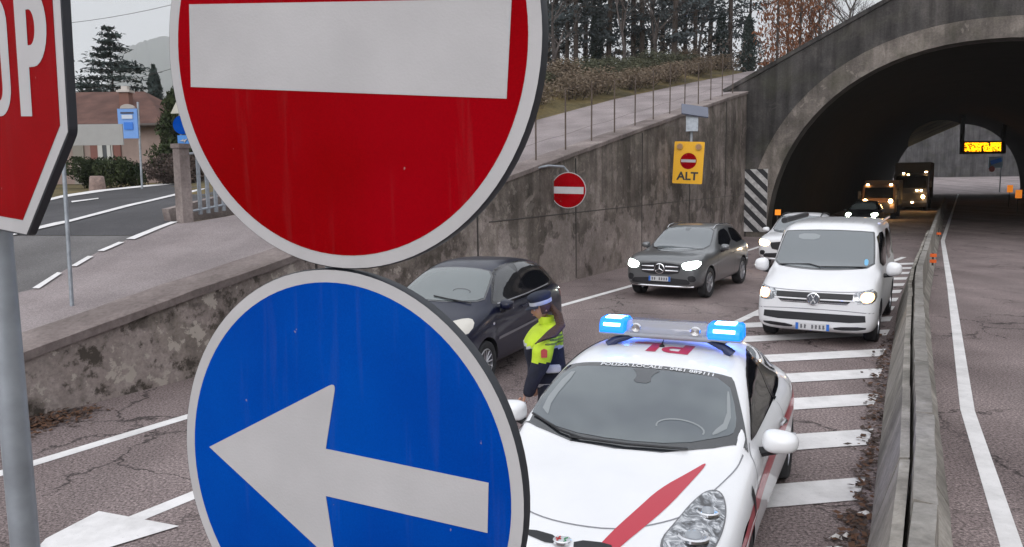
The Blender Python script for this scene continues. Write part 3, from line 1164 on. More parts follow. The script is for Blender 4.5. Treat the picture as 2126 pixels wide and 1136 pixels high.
c = D(1429, 338, 28.0)
ALTN = SN(c.x, c.y)
al = wempty('warning_sign', (c.x, c.y, 0), 0, 'yellow sign reading ALT with a small no entry symbol and two lamps on the wall', 'road sign')
f5 = sframe(c, -R(20), 0, -0.05)
M_YEL = mat('sign_yellow', (0.78, 0.40, 0.0), 0.45)
W2, H2 = .53, .75
mb = MB().prism(round_poly([(-W2, -H2), (W2, -H2), (W2, H2), (-W2, H2)], .05), -.05, 0, f5)
yp = mb.build('panel', M_YEL, al)
mb = MB(); flat(mb, circ(.29, 32, (0, .06)), .006, f5, th=.005); subpart(mb, 'red_field', M_RED, yp)
mb = MB(); flat(mb, [(-.26, .015), (.26, .015), (.26, .115), (-.26, .115)], .012, f5, th=.005); subpart(mb, 'white_bar', M_WHITEREFL, yp)
v, f = text_mesh('ALT', .40, .012, 1.05)
mb = MB(); mb.add([f5[0] + f5[1] * (a + 0.0) + f5[2] * (b - .49) + f5[3] * .012 for a, b in v], f)
subpart(mb, 'lettering', mat('sign_black_ink', (.015, .015, .015), .5), yp)
for sgn in (-1, 1):
    o_, ex, ey, ez = f5
    mb = MB()
    cc = o_ + ex * (.33 * sgn) + ey * .57
    mb.prism(circ(.115, 20), 0.0, .06, (cc, ex, ey, ez))
    l = mb.build('lamp', mat('lamp_housing', (.45, .27, .05), .4), al)
    mb = MB(); mb.prism(circ(.085, 20), .06, .075, (cc, ex, ey, ez)); subpart(mb, 'lens', mat('amber_lens', (.30, .15, .06), .2), l)
pt = D(1437, 240, 28.0)
mb = MB().tube([(c.x + .12, c.y + .1, c.z - .3), (pt.x, pt.y + .1, pt.z + .1)], .06, 10)
mb.build('mast', M_GALV, al, angle=40)
mb = MB().box((pt.x, pt.y, pt.z - .25), (.42, .3, .62), Matrix.Rotation(R(-12), 3, 'Z'))
mb.build('battery_box', M_GALV, al)
mb = MB().box((pt.x + .08, pt.y - .05, pt.z + .16), (.95, .62, .05), Matrix.Rotation(R(-12), 3, 'Z') @ Matrix.Rotation(R(38), 3, 'X') @ Matrix.Rotation(R(12), 3, 'Y'))
mb.build('solar_panel', mat('solar_cells', (.10, .11, .15), .25), al)

# small white bulkhead lamp on the wall
q = P(10.9, -9.52, 1.62)
q = D(806, 556, 13.0)
s_, n_ = SN(q.x, q.y)
bl = wempty('bulkhead_lamp', P(s_, -9.6, 0), 0, 'small white box lamp fixed low on the wall just above the dark car', 'lamp')
MB().box(P(s_, -9.53, q.z), (.16, .42, .2), Matrix.Rotation(-AZ, 3, 'Z')).build('housing', mat('cream_plastic', (.5, .48, .44), .5), bl, bevel=.03)
MB().box(P(s_, -9.43, q.z), (.05, .34, .12), Matrix.Rotation(-AZ, 3, 'Z')).build('cover', mat('frosted_cover', (.6, .58, .54), .3), bl)

# ------------------------------------------------------------------ left distance
# blank plate on a thin pole rising from the coping
bp = GT(150, 646)
sg = wempty('blank_sign', (bp.x, bp.y, 0), 0, 'blank grey rectangular plate on a thin leaning pole behind the wall', 'road sign')
tp = D(130, 300, bp.y + .1)
MB().tube([(bp.x, bp.y, bp.z - .1), (tp.x, tp.y, tp.z + .15)], .028, 10).build('pole', M_GALV, sg, angle=40)
a, b = D(128, 303, bp.y), D(257, 258, bp.y)
MB().box(((a.x + b.x) / 2, bp.y - .04, (a.z + b.z) / 2), (b.x - a.x, .02, b.z - a.z)).build('plate', mat('plate_grey', (.30, .30, .29), .6, var=.05), sg)
MB().box((a.x + .1, bp.y - .01, (a.z + b.z) / 2), (.2, .04, .05)).build('clamp', M_GALV, sg)

# bus stop sign
b0 = D(290, 386, 32)
bz = zxy(b0.x, 32)
bs = wempty('bus_stop_sign', (b0.x, 32, bz), 0, 'light blue bus stop sign on a slim post in front of the house', 'road sign')
t0, t1 = D(250, 288, 32), D(286, 226, 32)
MB().tube([(D(288, 290, 32).x, 32, bz - .2), (D(286, 212, 32).x, 32, D(286, 212, 32).z)], .045, 8).build('post', M_GALV, bs, angle=40)
cx_, cz_ = (t0.x + t1.x) / 2, (t0.z + t1.z) / 2
pn = MB().box((cx_, 31.93, cz_), (t1.x - t0.x, .06, t1.z - t0.z)).build('panel', mat('busblue', (.14, .30, .66), .5), bs)
o = MB().box((cx_ + .03, 31.88, cz_ - .1), (.36, .03, .3)).build('square_symbol', mat('busblue2', (.02, .16, .60), .5), None); o.parent = pn
o = MB().box((cx_, 31.88, cz_ + .43), (.52, .03, .07)).build('text_stripe', mat('ink_dark', (.04, .05, .09), .5), None); o.parent = pn
o = MB().box((cx_, 31.88, cz_ + .27), (.44, .03, .16)).build('timetable', mat('pale_label', (.50, .56, .66), .5), None); o.parent = pn
hood = arc(cx_ + .02, D(268, 226, 32).z, .3, .18, 0, 180, 10)
MB().prism(hood, 31.88, 31.98, (Vector((0, 0, 0)), Vector((1, 0, 0)), Vector((0, 0, 1)), Vector((0, 1, 0)))).build('hood', mat('pale_hood', (.36, .33, .31), .6), bs)

# round blue sign + small blue plate + white triangle beside the no entry disc
b0 = D(383, 400, 26)
bs = wempty('mandatory_sign', (b0.x, 26, zxy(b0.x, 26)), 0, 'post with a white triangle above a round blue sign and a small blue plate', 'road sign')
MB().tube([(b0.x, 26, 1.6), (b0.x, 26, D(383, 200, 26).z)], .035, 8).build('post', M_GALV, bs, angle=40)
fb_ = (Vector((0, 0, 0)), Vector((1, 0, 0)), Vector((0, 0, 1)), Vector((0, 1, 0)))
q = D(381, 260, 26)
MB().prism(circ(.31, 28, (q.x, q.z)), 25.9, 25.93, fb_).build('blue_disc', M_BLUE, bs)
q = D(384, 292, 26)
MB().prism([(q.x - .2, q.z - .17), (q.x + .2, q.z - .17), (q.x + .2, q.z + .17), (q.x - .2, q.z + .17)], 25.9, 25.93, fb_).build('blue_plate', mat('blueplate', (.05, .22, .58), .5), bs)
MB().prism([(q.x - .12, q.z - .02), (q.x + .02, q.z + .05), (q.x - .02, q.z - .0), (q.x + .13, q.z + .05), (q.x + .02, q.z - .08), (q.x + .03, q.z - .03)], 25.87, 25.9, fb_).build('white_symbol', M_WHITEREFL, bs)
q = D(376, 222, 26)
MB().prism([(q.x - .32, q.z - .22), (q.x + .32, q.z - .22), (q.x, q.z + .36)], 25.9, 25.93, fb_).build('triangle', mat('pale_triangle', (.5, .48, .42), .5), bs)

# stone gate pillar and galvanised railing
q = GT(385, 468)
S_, N_ = SN(q.x, q.y)
pil = tag(MB().box(P(S_, N_, q.z + .82), (.25, .27, 1.9), Matrix.Rotation(-AZ, 3, 'Z'), taper=.93).box(P(S_, N_, q.z + 1.78), (.29, .31, .1), Matrix.Rotation(-AZ, 3, 'Z')).build('stone_pillar', M_COPE), 'rough stone gate pillar at the end of the metal railing', 'pillar')
rl = wempty('metal_railing', P(S_ + 3, N_, 0), 0, 'galvanised railing of flat upright bars beyond the side road', 'railing')
for i in range(48):
    s = S_ + .45 + i * .235
    n = N_ - (s - S_) * .09
    z = zt(s, n)
    MB().box(P(s, n, z + .95), (.05, .075, 1.5), Matrix.Rotation(-AZ, 3, 'Z')).build('upright', M_GALV, rl)
for h in (.3, 1.6):
    MB().tube([P(S_ + d_, N_ - d_ * .09, zt(S_ + d_, N_ - d_ * .09) + h) for d_ in (.2, 3, 6, 9, 11.7)], .03, 6).build('rail', M_GALV, rl)
tag(MB().box(P(S_ + 6, N_ - .62, ramp(S_ + 6) - .05), (.25, 12.2, .6), Matrix.Rotation(-AZ, 3, 'Z') @ Matrix.Rotation(R(10.3), 3, 'X')).build('low_wall', M_COPE), 'low stone wall under the galvanised railing', 'wall')

# house
HY0, HY1 = 43.0, 52.0
ev = D(345, 255, HY0)
rg = D(300, 190, (HY0 + HY1) / 2)
x1 = ev.x
x0 = x1 - 19
gz = 2.6
hs_ = wempty('house', ((x0 + x1) / 2, 47, gz), 0, 'low pinkish house with a brown hipped tile roof behind the hedges', 'house')
M_HWALL = mat('pink_plaster', (.30, .225, .20), .9, var=.12, vscale=1.5)
rm = NT('roof_tiles')
fn, _ = rm.noise(1.2, 5)
mpv = rm.mapping(scale=(3.2, .6, 1.2))
wv = rm.t.nodes.new('ShaderNodeTexWave'); wv.inputs['Scale'].default_value = 1.6; wv.inputs['Distortion'].default_value = .6
rm.link(mpv, wv.inputs['Vector'])
cc = rm.ramp(fn, [(.3, (.085, .045, .038)), (.7, (.15, .08, .065))])
cc = rm.mix(.5, cc, rm.ramp(wv.outputs['Fac'], [(.2, .65), (.7, 1.2)]), 'MULTIPLY')
rm.bump(wv.outputs['Fac'], .4, .04)
M_ROOF = rm.out(cc, .85, .2)
MB().box(((x0 + x1) / 2, (HY0 + HY1) / 2 + .0, (gz - .6 + ev.z) / 2), (19 - 1.4, HY1 - HY0 - 1.4, ev.z - gz + .6)).build('walls', M_HWALL, hs_)
ez_, rz_ = ev.z, rg.z
rx1, rx0 = rg.x, x0 + 4
ym = (HY0 + HY1) / 2
vs = [(x0, HY0, ez_), (x1, HY0, ez_), (x1, HY1, ez_), (x0, HY1, ez_), (rx0, ym, rz_), (rx1, ym, rz_)]
mb = MB().add(vs, [(0, 1, 5, 4), (1, 2, 5), (2, 3, 4, 5), (3, 0, 4)])
mb.add([(a, b, c - .18) for a, b, c in vs[:4]], [(0, 3, 2, 1)])
mb.add(vs[:4] + [(a, b, c - .18) for a, b, c in vs[:4]], [(0, 4, 5, 1), (1, 5, 6, 2), (2, 6, 7, 3), (3, 7, 4, 0)])
roof = mb.build('roof', M_ROOF, hs_)
q = D(262, 213, 45.5)
ch = MB().box((q.x, 45.5, q.z - .2), (.55, .5, 1.5)).build('chimney', mat('chimney_brick', (.18, .09, .07), .9), None); ch.parent = roof
ch2 = MB().box((q.x, 45.5, q.z + .62), (.75, .7, .12)).box((q.x, 45.5, q.z + .8), (.35, .3, .25)).build('chimney_cap', mat('chimney_pale', (.5, .46, .43), .8), None); ch2.parent = roof
q = D(253, 197, 46)
ve = MB().tube([(q.x, 46, q.z - .8), (q.x, 46, q.z + .1)], .05, 6).tube([(q.x, 46, q.z + .1), (q.x, 46, q.z + .32)], .14, 8).build('vent_pipe', mat('chimney_pale', (.5, .46, .43)), None); ve.parent = roof
MB().tube([(x0, HY0 - .08, ez_ - .12), (x1 + .05, HY0 - .08, ez_ - .12)], .1, 8).build('gutter', mat('dark_gutter', (.05, .035, .03), .6), hs_)
wy = HY0 + .68
def hq(px, py):
    return D(px, py, wy)
a, b = hq(205, 330), hq(222, 298)
a2 = hq(236, 330)
wz0, wz1 = gz + 1.0, gz + 2.9
wn = MB().box(((a.x + a2.x) / 2, wy, (wz0 + wz1) / 2), (a2.x - a.x, .12, wz1 - wz0)).build('window', mat('window_frame_white', (.5, .48, .45), .6), hs_)
o = MB().box(((a.x + a2.x) / 2, wy - .07, (wz0 + wz1) / 2), ((a2.x - a.x) * .8, .04, (wz1 - wz0) * .9)).build('pane', mat('dark_glass', (.02, .025, .03), .1), None); o.parent = wn
for k_ in (-.27, .27):
    o = MB().box(((a.x + a2.x) / 2 + k_ * (a2.x - a.x), wy - .1, (wz0 + wz1) / 2), ((a2.x - a.x) * .24, .03, (wz1 - wz0) * .9)).build('curtain', mat('curtain_white', (.5, .5, .48), .8), None); o.parent = wn
M_SHUT = mat('shutter_red', (.20, .085, .07), .8)
for px in (196, 244):
    q = hq(px, 310)
    MB().box((q.x, wy - .02, (wz0 + wz1) / 2), (.4, .1, wz1 - wz0 + .1)).build('shutter', M_SHUT, hs_)
for px in (163,):
    q = hq(px, 310)
    MB().box((q.x, wy - .02, (gz + wz1) / 2), (.6, .1, wz1 - gz)).build('door', mat('door_grey', (.25, .23, .2), .8), hs_)
# stone bollard beside the hedge
q = GT(203, 397)
mb = MB()
mb.lathe([(0, 0.62), (.22, .62), (.27, .58), (.3, .3), (.33, 0), (.33, -.3)], 10, 'Z', (q.x, q.y, q.z))
tag(mb.build('stone_block', mat('pink_stone', (.25, .18, .16), .9, var=.3), angle=50), 'squat pink stone block at the foot of the dark hedge', 'stone')
# overhead lines
for (xa, ya, xb, yb) in ((60, 55, 480, -25), (130, 195, 560, 70)):
    A, B = D(xa, ya, 60), D(xb, yb, 60)
    mb = MB()
    mb.tube([A + (B - A) * t + Vector((0, 0, -1.2 * 4 * t * (1 - t) * .4)) for t in [i / 10 for i in range(11)]], .018, 4)
    o = mb.build('power_line', M_DKSTEEL)
    tag(o, 'upper thin power line crossing the pale sky' if ya == 55 else 'lower thin power line crossing in front of the hazy hill', 'cable')
# matrix sign in the tunnel
q0, q1 = D(1996, 320, 86), D(2090, 292, 86)
vm = wempty('matrix_sign', ((q0.x + q1.x) / 2, 86, 0), 0, 'dark gantry board with glowing amber dots inside the far end of the tunnel', 'display')
MB().box(((q0.x + q1.x) / 2, 86.2, (q0.z + q1.z) / 2), (q1.x - q0.x, .4, q1.z - q0.z)).build('board', M_BLACK, vm)
MB().box((q0.x + .15, 86.3, q1.z + 1.6), (.35, .3, 3.4)).build('hanger', M_BLACK, vm)
MB().box((q1.x - .15, 86.3, q1.z + 1.6), (.35, .3, 3.4)).build('hanger', M_BLACK, vm)
mb = MB()
rnd = random.Random(8)
cols, rows = 44, 11
for i in range(cols):
    for j in range(rows):
        if j == 5 and rnd.random() < .6 or rnd.random() < .42 or i in (20, 21) and j < 5:
            continue
        x = q0.x + .35 + (q1.x - q0.x - .9) * i / cols
        z = q0.z + .3 + (q1.z - q0.z - .45) * j / rows
        mb.box((x, 85.97, z), (.07, .03, .075))
mb.build('amber_dots', mat('amber_led', (.9, .4, 0), .5, emit=(1, .36, .003), estr=3.2), vm)
q = D(2067, 337, 112)
bg_ = wempty('information_sign', (q.x, 112, 0), 0, 'small pale blue sign with a red roundel below, beyond the amber board', 'road sign')
MB().box((q.x, 112, q.z), (2.0, .1, 1.6)).build('panel', mat('pale_blue', (.25, .35, .42), .5), bg_)
MB().box((q.x, 111.9, q.z + .15), (1.6, .05, .6), Matrix.Rotation(-.3, 3, 'Y')).build('blue_band', mat('busblue2', (.02, .16, .60)), bg_)
MB().prism(circ(.42, 20, (D(2059, 350, 112).x, D(2059, 351, 112).z)), 111.9, 112, fb_).build('roundel', mat('dull_red', (.35, .08, .06), .5), bg_)
MB().tube([(q.x + .9, 112.1, 0), (q.x + .9, 112.1, q.z + .8)], .08, 8).build('post', M_GALV, bg_)

# ------------------------------------------------------------------ vehicles
def white_paint(name, col):
    a = NT(name)
    a.b.inputs['Coat Weight'].default_value = 0.8
    a.b.inputs['Coat Roughness'].default_value = 0.06
    f, _ = a.noise(2.0, 5, rough=.6)
    c = a.ramp(f, [(.3, tuple(x * .93 for x in col)), (.7, col)])
    return a.out(c, .4, .5)
M_CARWHITE = white_paint('car_paint_white', (.80, .80, .82))
M_VANWHITE = white_paint('van_paint_white', (.74, .74, .76))
M_CARGREY = mat('car_paint_grey', (.155, .16, .165), .35, metal=.55, coat=.8)
M_CARBLACK = mat('car_paint_dark_blue', (.004, .006, .022), .3, spec=.3, coat=.35)
def glass(name, col, rough=.06):
    m = mat(name, col, rough, spec=.5, coat=1.0)
    m.node_tree.nodes['Principled BSDF'].inputs['Coat Roughness'].default_value = .03
    m.node_tree.nodes['Principled BSDF'].inputs['Coat IOR'].default_value = 1.6
    return m
M_GLASS = glass('windscreen_glass', (.085, .10, .115))
def vary(m, a, b, sc):
    t = m.node_tree
    no = t.nodes.new('ShaderNodeTexNoise'); no.inputs['Scale'].default_value = sc; no.inputs['Detail'].default_value = 2
    tcn = t.nodes.new('ShaderNodeTexCoord'); cr = t.nodes.new('ShaderNodeValToRGB')
    cr.color_ramp.elements[0].position = .38; cr.color_ramp.elements[1].position = .62
    cr.color_ramp.elements[0].color = (*a, 1); cr.color_ramp.elements[1].color = (*b, 1)
    t.links.new(tcn.outputs['Object'], no.inputs['Vector']); t.links.new(no.outputs['Fac'], cr.inputs[0])
    t.links.new(cr.outputs[0], t.nodes['Principled BSDF'].inputs['Base Color'])
vary(M_GLASS, (.06, .075, .09), (.10, .12, .13), 1.8)
M_GLASSD = glass('side_glass', (.008, .009, .012))
M_FRIT = glass('windscreen_border', (.02, .022, .026))
M_DARKHINT = glass('seen_through_glass', (.035, .04, .048))
M_PALEHINT = glass('pale_seen_through_glass', (.20, .22, .23))
M_SEAM = mat('panel_gap', (.03, .03, .032), .6)
M_SEAMW = mat('panel_gap_grey', (.22, .22, .24), .6)
M_STRIPE = mat('red_livery', (.46, .006, .03), .3, coat=.6)
M_PLATE = mat('number_plate_white', (.55, .55, .56), .45)
M_PLATEB = mat('number_plate_blue', (.02, .13, .50), .45)
M_INKGREY = mat('plate_marks', (.12, .12, .13), .6)

def lamp_mat(name, col, e, st):
    return mat(name, col, .2, emit=e, estr=st)
hm = NT('headlamp_clear')
hv, _ = hm.noise(11, 3, rough=.6, dist=2.2)
hm.b.inputs['Metallic'].default_value = .7
hm.b.inputs['Coat Weight'].default_value = 1
M_HEADCLR = hm.out(hm.ramp(hv, [(.36, (.06, .06, .065)), (.48, (.22, .23, .25)), (.56, (.40, .41, .43)), (.66, (.72, .73, .75))]), .18, .6)

def evalmesh(o):
    dg = bpy.context.evaluated_depsgraph_get()
    me = bpy.data.meshes.new_from_object(o.evaluated_get(dg))
    return me

class Car:
    """body lofted from cross sections; x right, y back from the nose, z up"""
    def __init__(self, name, label, cat, sections, paint, loc, az, wheels, dark=None, group=None, lvl=3):
        self.root = empty(name, loc, -az, label, cat, group)
        V, F = [], []
        np_ = len(sections[0][1])
        full = 2 * np_ - 2
        for y, pts in sections:
            ring = [(x, y, z) for x, z in pts] + [(-x, y, z) for x, z in pts[1:-1][::-1]]
            V += ring
        k = full
        for i in range(len(sections) - 1):
            for j in range(k):
                F.append((i * k + j, i * k + (j + 1) % k, (i + 1) * k + (j + 1) % k, (i + 1) * k + j))
        for base, rev in ((0, True), ((len(sections) - 1) * k, False)):
            # cap with quads across the symmetry line
            for j in range(np_ - 1):
                a, b = base + j, base + j + 1
                c, d = base + (k - j - 1) % k, base + (k - j) % k
                q = [a, b, c, d]
                if j == 0:
                    q = [a, b, c]
                if j == np_ - 2:
                    q = [a, b, d]
                F.append(tuple(q[::-1] if rev else q))
        me = bpy.data.meshes.new('body')
        me.from_pydata(V, [], F)
        bm = bmesh.new(); bm.from_mesh(me); bmesh.ops.recalc_face_normals(bm, faces=bm.faces); bm.to_mesh(me); bm.free()
        o = bpy.data.objects.new('body', me)
        COL.objects.link(o)
        md = o.modifiers.new('s', 'SUBSURF'); md.levels = lvl; md.render_levels = lvl
        m2 = evalmesh(o)
        o.modifiers.clear()
        o.data = m2
        bm = bmesh.new(); bm.from_mesh(m2)
        self.bvh = BVHTree.FromBMesh(bm)
        bm.free()
        # wheel arches
        if wheels:
            hx = max(abs(v.co.x) for v in m2.vertices)
            cut = MB()
            for (x, y, r, wd) in wheels:
                cut.lathe([(0, -wd - .25), (r + .055, -wd - .25), (r + .055, .3), (0, .3)] if False else [(0.001, x - math.copysign(wd + .12, x)), (r + .05, x - math.copysign(wd + .12, x)), (r + .05, x + math.copysign(.35, x)), (.001, x + math.copysign(.35, x))], 40, 'X', (0, y, r))
            co = cut.build('cut', M_BLACK)
            bmod = o.modifiers.new('b', 'BOOLEAN'); bmod.object = co; bmod.operation = 'DIFFERENCE'; bmod.solver = 'EXACT'
            m3 = evalmesh(o)
            o.modifiers.clear()
            bpy.data.objects.remove(co)
            o.data = m3
        me = o.data
        me.materials.clear()
        me.materials.append(paint)
        me.materials.append(dark or M_BLACK)
        bm = bmesh.new(); bm.from_mesh(me)
        bm.normal_update()
        for f in bm.faces:
            f.smooth = True
            f.material_index = 0
            c = f.calc_center_median()
            for (x, y, r, wd) in (wheels or []):
                d = math.hypot(c.y - y, c.z - r)
                if c.x * x > 0 and d < r + .056 and abs(c.x) > abs(x) - wd - .13 and (abs(f.normal.x) < .3 and d > r + .03 or abs(abs(c.x) - (abs(x) - wd - .12)) < .02):
                    f.material_index = 1
            if c.z < .2 and f.normal.z < -.6:
                f.material_index = 1
        for e in bm.edges:
            if len(e.link_faces) == 2 and e.calc_face_angle(0) > R(38):
                e.smooth = False
        bm.to_mesh(me); bm.free()
        o.name = 'body'
        o.parent = self.root
        self.body = o
        self.rx = max(abs(v.co.x) for v in me.vertices)

    def hit(self, a, b, mode):
        """mode: top (a=x,b=y) front (a=x,b=z) left/right (a=y,b=z)"""
        if mode == 'top':
            o, d = Vector((a, b, 4)), Vector((0, 0, -1))
        elif mode == 'front':
            o, d = Vector((a, -3, b)), Vector((0, 1, 0))
        elif mode == 'back':
            o, d = Vector((a, 9, b)), Vector((0, -1, 0))
        elif mode == 'right':
            o, d = Vector((4, a, b)), Vector((-1, 0, 0))
        elif mode == 'diag':      # seen from front and above at 45 degrees, a=x, b=height on the slanted plane
            o, d = Vector((a, -3, 3)) + Vector((0, .7071, .7071)) * b, Vector((0, .7071, -.7071))
        else:
            o, d = Vector((-4, a, b)), Vector((1, 0, 0))
        h = self.bvh.ray_cast(o, d)
        if h[0] is None:
            h = self.bvh.find_nearest(o + d * 3.2)
        n = h[1]
        if n.dot(d) > 0:
            n = -n
        return h[0], n

    def decal(self, name, poly, mode, m, off=.004, step=.05, parent=None, label=None):
        v, f = lattice(poly, step)
        V = []
        for a, b in v:
            p, n = self.hit(a, b, mode)
            V.append(p + n * off)
        bm = bmesh.new()
        vs = [bm.verts.new(q) for q in V]
        for x in f:
            try:
                bm.faces.new([vs[i] for i in x])
            except ValueError:
                pass
        bmesh.ops.recalc_face_normals(bm, faces=bm.faces)
        # make it face outwards
        tot = 0
        bm.normal_update()
        dirs = {'top': Vector((0, 0, 1)), 'front': Vector((0, -1, 0)), 'back': Vector((0, 1, 0)), 'right': Vector((1, 0, 0)), 'left': Vector((-1, 0, 0)), 'diag': Vector((0, -.7, .7))}
        for fc in bm.faces:
            tot += fc.normal.dot(dirs[mode]) * fc.calc_area()
        if tot < 0:
            bmesh.ops.reverse_faces(bm, faces=bm.faces)
        for fc in bm.faces:
            fc.smooth = True
        me = bpy.data.meshes.new(name)
        bm.to_mesh(me); bm.free()
        me.materials.append(m)
        o = bpy.data.objects.new(name, me)
        COL.objects.link(o)
        o.parent = parent or self.root
        if label:
            o['label'] = label
        return o

    def both(self, name, poly, m, **k):
        self.decal(name, poly, 'right', m, **k)
        self.decal(name, poly, 'left', m, **k)

    def sym(self, name, poly, mode, m, **k):
        a = self.decal(name, poly, mode, m, **k)
        b = self.decal(name, [(-x, y) for x, y in poly], mode, m, **k)
        return a, b

    def seam(self, pts, mode, m=None, wd=.012, name='panel_seam', off=.0025):
        self.decal(name, ribbon2(chaikin(pts, 2, False), wd), mode, m or M_SEAM, off, .06)

    def part(self, mb, name, m, parent=None, **k):
        o = mb.build(name, m, None, **k)
        o.parent = parent or self.root
        return o

    def wheel(self, x, y, r, wd, spokes=5, rim=M_RIM, steer=0.0, rr=.66):
        sg = 1 if x > 0 else -1
        t = MB()
        h = wd / 2
        t.lathe([(r * rr, -h * .8), (r * .9, -h), (r * .97, -h * .85), (r, -h * .5), (r, h * .5), (r * .97, h * .85), (r * .9, h), (r * rr, h * .8), (r * rr * .96, 0), (r * rr, -h * .8)], 40, 'X')
        to = self.part(t, 'wheel', M_TYRE, angle=50)
        to.location = (x - sg * h, y, r)
        to.rotation_euler = (0, 0, steer)
        m = MB()
        R1 = r * rr
        m.lathe([(R1 * 1.01, sg * h * .78), (R1 * .93, sg * h * .86), (R1 * .90, sg * h * .3), (R1 * .90, -sg * h * .5)], 32, 'X')
        m.lathe([(0.001, sg * h * .72), (R1 * .2, sg * h * .72), (R1 * .24, sg * h * .5)], 16, 'X')
        for i in range(spokes):
            a = 2 * math.pi * i / spokes + .3
            for da in (-.12, .12):
                c, s = math.cos(a + da), math.sin(a + da)
                c2, s2 = math.cos(a + da * 2.0), math.sin(a + da * 2.0)
                m.tube([(sg * h * .6, c * R1 * .15, s * R1 * .15), (sg * h * .72, c2 * R1 * .93, s2 * R1 * .93)], [R1 * .09, R1 * .06], 6)
        ro = self.part(m, 'rim', rim, to, angle=40)
        d = MB()
        d.lathe([(0.001, -sg * h * .1), (R1 * .62, -sg * h * .1)], 24, 'X')
        self.part(d, 'brake_disc', M_DKSTEEL, to)
        return to

    def mirror(self, x, y, z, m, sc=1.0, wd=.24, ht=.16, dp=.13, glassm=None, arm=(.12, .02)):
        """door mirror: shell centred at (x,y,z)"""
        sg = 1 if x > 0 else -1
        me = bpy.data.meshes.new('mirror')
        bm = bmesh.new()
        bmesh.ops.create_icosphere(bm, subdivisions=4, radius=1)
        for v in bm.verts:
            a, b, c = v.co
            e = .72
            a, c = math.copysign(abs(a) ** e, a), math.copysign(abs(c) ** e, c)
            bb = b if b < 0 else b * .35
            tap = 1 - .12 * a * sg
            v.co = Vector((x + a * wd / 2, y + bb * dp, z + c * ht / 2 * tap))
        for f in bm.faces:
            f.smooth = True
        bm.to_mesh(me); bm.free()
        me.materials.append(m)
        o = bpy.data.objects.new('mirror', me)
        COL.objects.link(o)
        o.parent = self.root
        g = MB().tube([(x - sg * wd * .1, y + .0, z - ht * .44), (x - sg * (wd * .5 + arm[0]), y + .02, z - ht * .5 - arm[1])], [.03, .04], 8)
        self.part(g, 'mirror_arm', M_BLACK, o, angle=50)
        g = MB().box((x, y + dp * .33, z), (wd * .8, .012, ht * .74))
        self.part(g, 'mirror_glass', M_CHROME, o)
        return o

    def plate(self, x, y, z, wd=.52, ht=.11, tilt=0):
        p = MB().box((x, y, z), (wd, .012, ht))
        po = self.part(p, 'number_plate', M_PLATE)
        for sx_ in (-1, 1):
            q = MB().box((x + sx_ * (wd / 2 - .022), y - .008, z), (.044, .006, ht))
            self.part(q, 'blue_band', M_PLATEB, po)
        q = MB()
        rr = random.Random(int(abs(y) * 1000) + int(wd * 99))
        for i in range(7):
            xx = x - wd * .33 + i * wd * .11
            if i in (2,):
                continue
            q.box((xx, y - .008, z), (.028, .005, ht * .6))
            q.box((xx + .005, y - .0085, z + rr.choice([-.015, .0, .012])), (.03, .005, ht * .12))
        self.part(q, 'plate_marks', M_INKGREY, po)
        return po

def sec(y, zb, wb, wm, zm, ws, zs, w5, z5, w6, z6, w7, z7, z8):
    """bottom, sill, side, shoulder, inner shoulder / window foot, rail, roof, centre"""
    wx, zx = (w5 + w6) / 2 + .012, (z5 + z6) / 2
    if z6 - z5 < .12:
        wx, zx = (w5 + w6) / 2, (z5 + z6) / 2 + .002
    return (y, [(0, zb), (wb, zb), (wm - .02, zb + .10), (wm, zm), (ws, zs), (w5, z5), (wx, zx), (w6, z6), (w7, z7), (0, z8)])

# ---- white police hatchback
PA = R(24.2)
S_POL = [
    sec(0.00, .32, .40, .52, .44, .50, .56, .40, .60, .30, .62, .16, .63, .635),
    sec(0.04, .24, .55, .70, .44, .66, .60, .52, .66, .38, .685, .20, .70, .705),
    sec(0.20, .19, .68, .80, .46, .77, .64, .64, .71, .47, .745, .25, .765, .775),
    sec(0.50, .17, .74, .865, .50, .85, .72, .745, .78, .56, .82, .30, .845, .855),
    sec(0.90, .17, .76, .885, .52, .875, .81, .79, .865, .62, .895, .33, .92, .93),
    sec(1.25, .17, .76, .89, .54, .88, .86, .80, .915, .66, .95, .35, .975, .985),
    sec(1.42, .17, .76, .89, .54, .88, .88, .81, .935, .765, 1.01, .44, 1.06, 1.08),
    sec(1.75, .17, .76, .89, .54, .885, .90, .815, .955, .745, 1.19, .48, 1.245, 1.262),
    sec(2.10, .17, .77, .905, .54, .90, .92, .815, .975, .705, 1.345, .46, 1.40, 1.418),
    sec(2.55, .17, .78, .92, .54, .915, .935, .82, .99, .685, 1.405, .43, 1.455, 1.475),
    sec(3.05, .17, .79, .945, .56, .94, .95, .83, 1.01, .655, 1.385, .37, 1.44, 1.46),
    sec(3.50, .17, .79, .96, .58, .955, .96, .82, 1.03, .60, 1.33, .35, 1.385, 1.405),
    sec(3.90, .20, .77, .935, .57, .92, .95, .74, 1.03, .52, 1.22, .33, 1.28, 1.30),
    sec(4.18, .25, .70, .84, .56, .81, .90, .68, .98, .48, 1.06, .30, 1.10, 1.115),
    sec(4.32, .32, .62, .77, .56, .74, .80, .62, .85, .44, .88, .28, .90, .905),
    sec(4.36, .38, .50, .66, .56, .62, .72, .52, .76, .38, .78, .22, .79, .795),
]
nose = Vector((.215, 4.01, 0))
wr = .325
PW = [(.88, .95, wr, .22), (-.88, .95, wr, .22), (.93, 3.585, wr, .22), (-.93, 3.585, wr, .22)]
pc = Car('police_car', 'white police hatchback with red stripes and a lit blue light bar on its roof', 'police car', S_POL, M_CARWHITE, nose, PA, PW)
for x, y, r, wd in PW:
    pc.wheel(x, y, r, wd - .01)
pc.root.scale = (1.03, 1, .95)
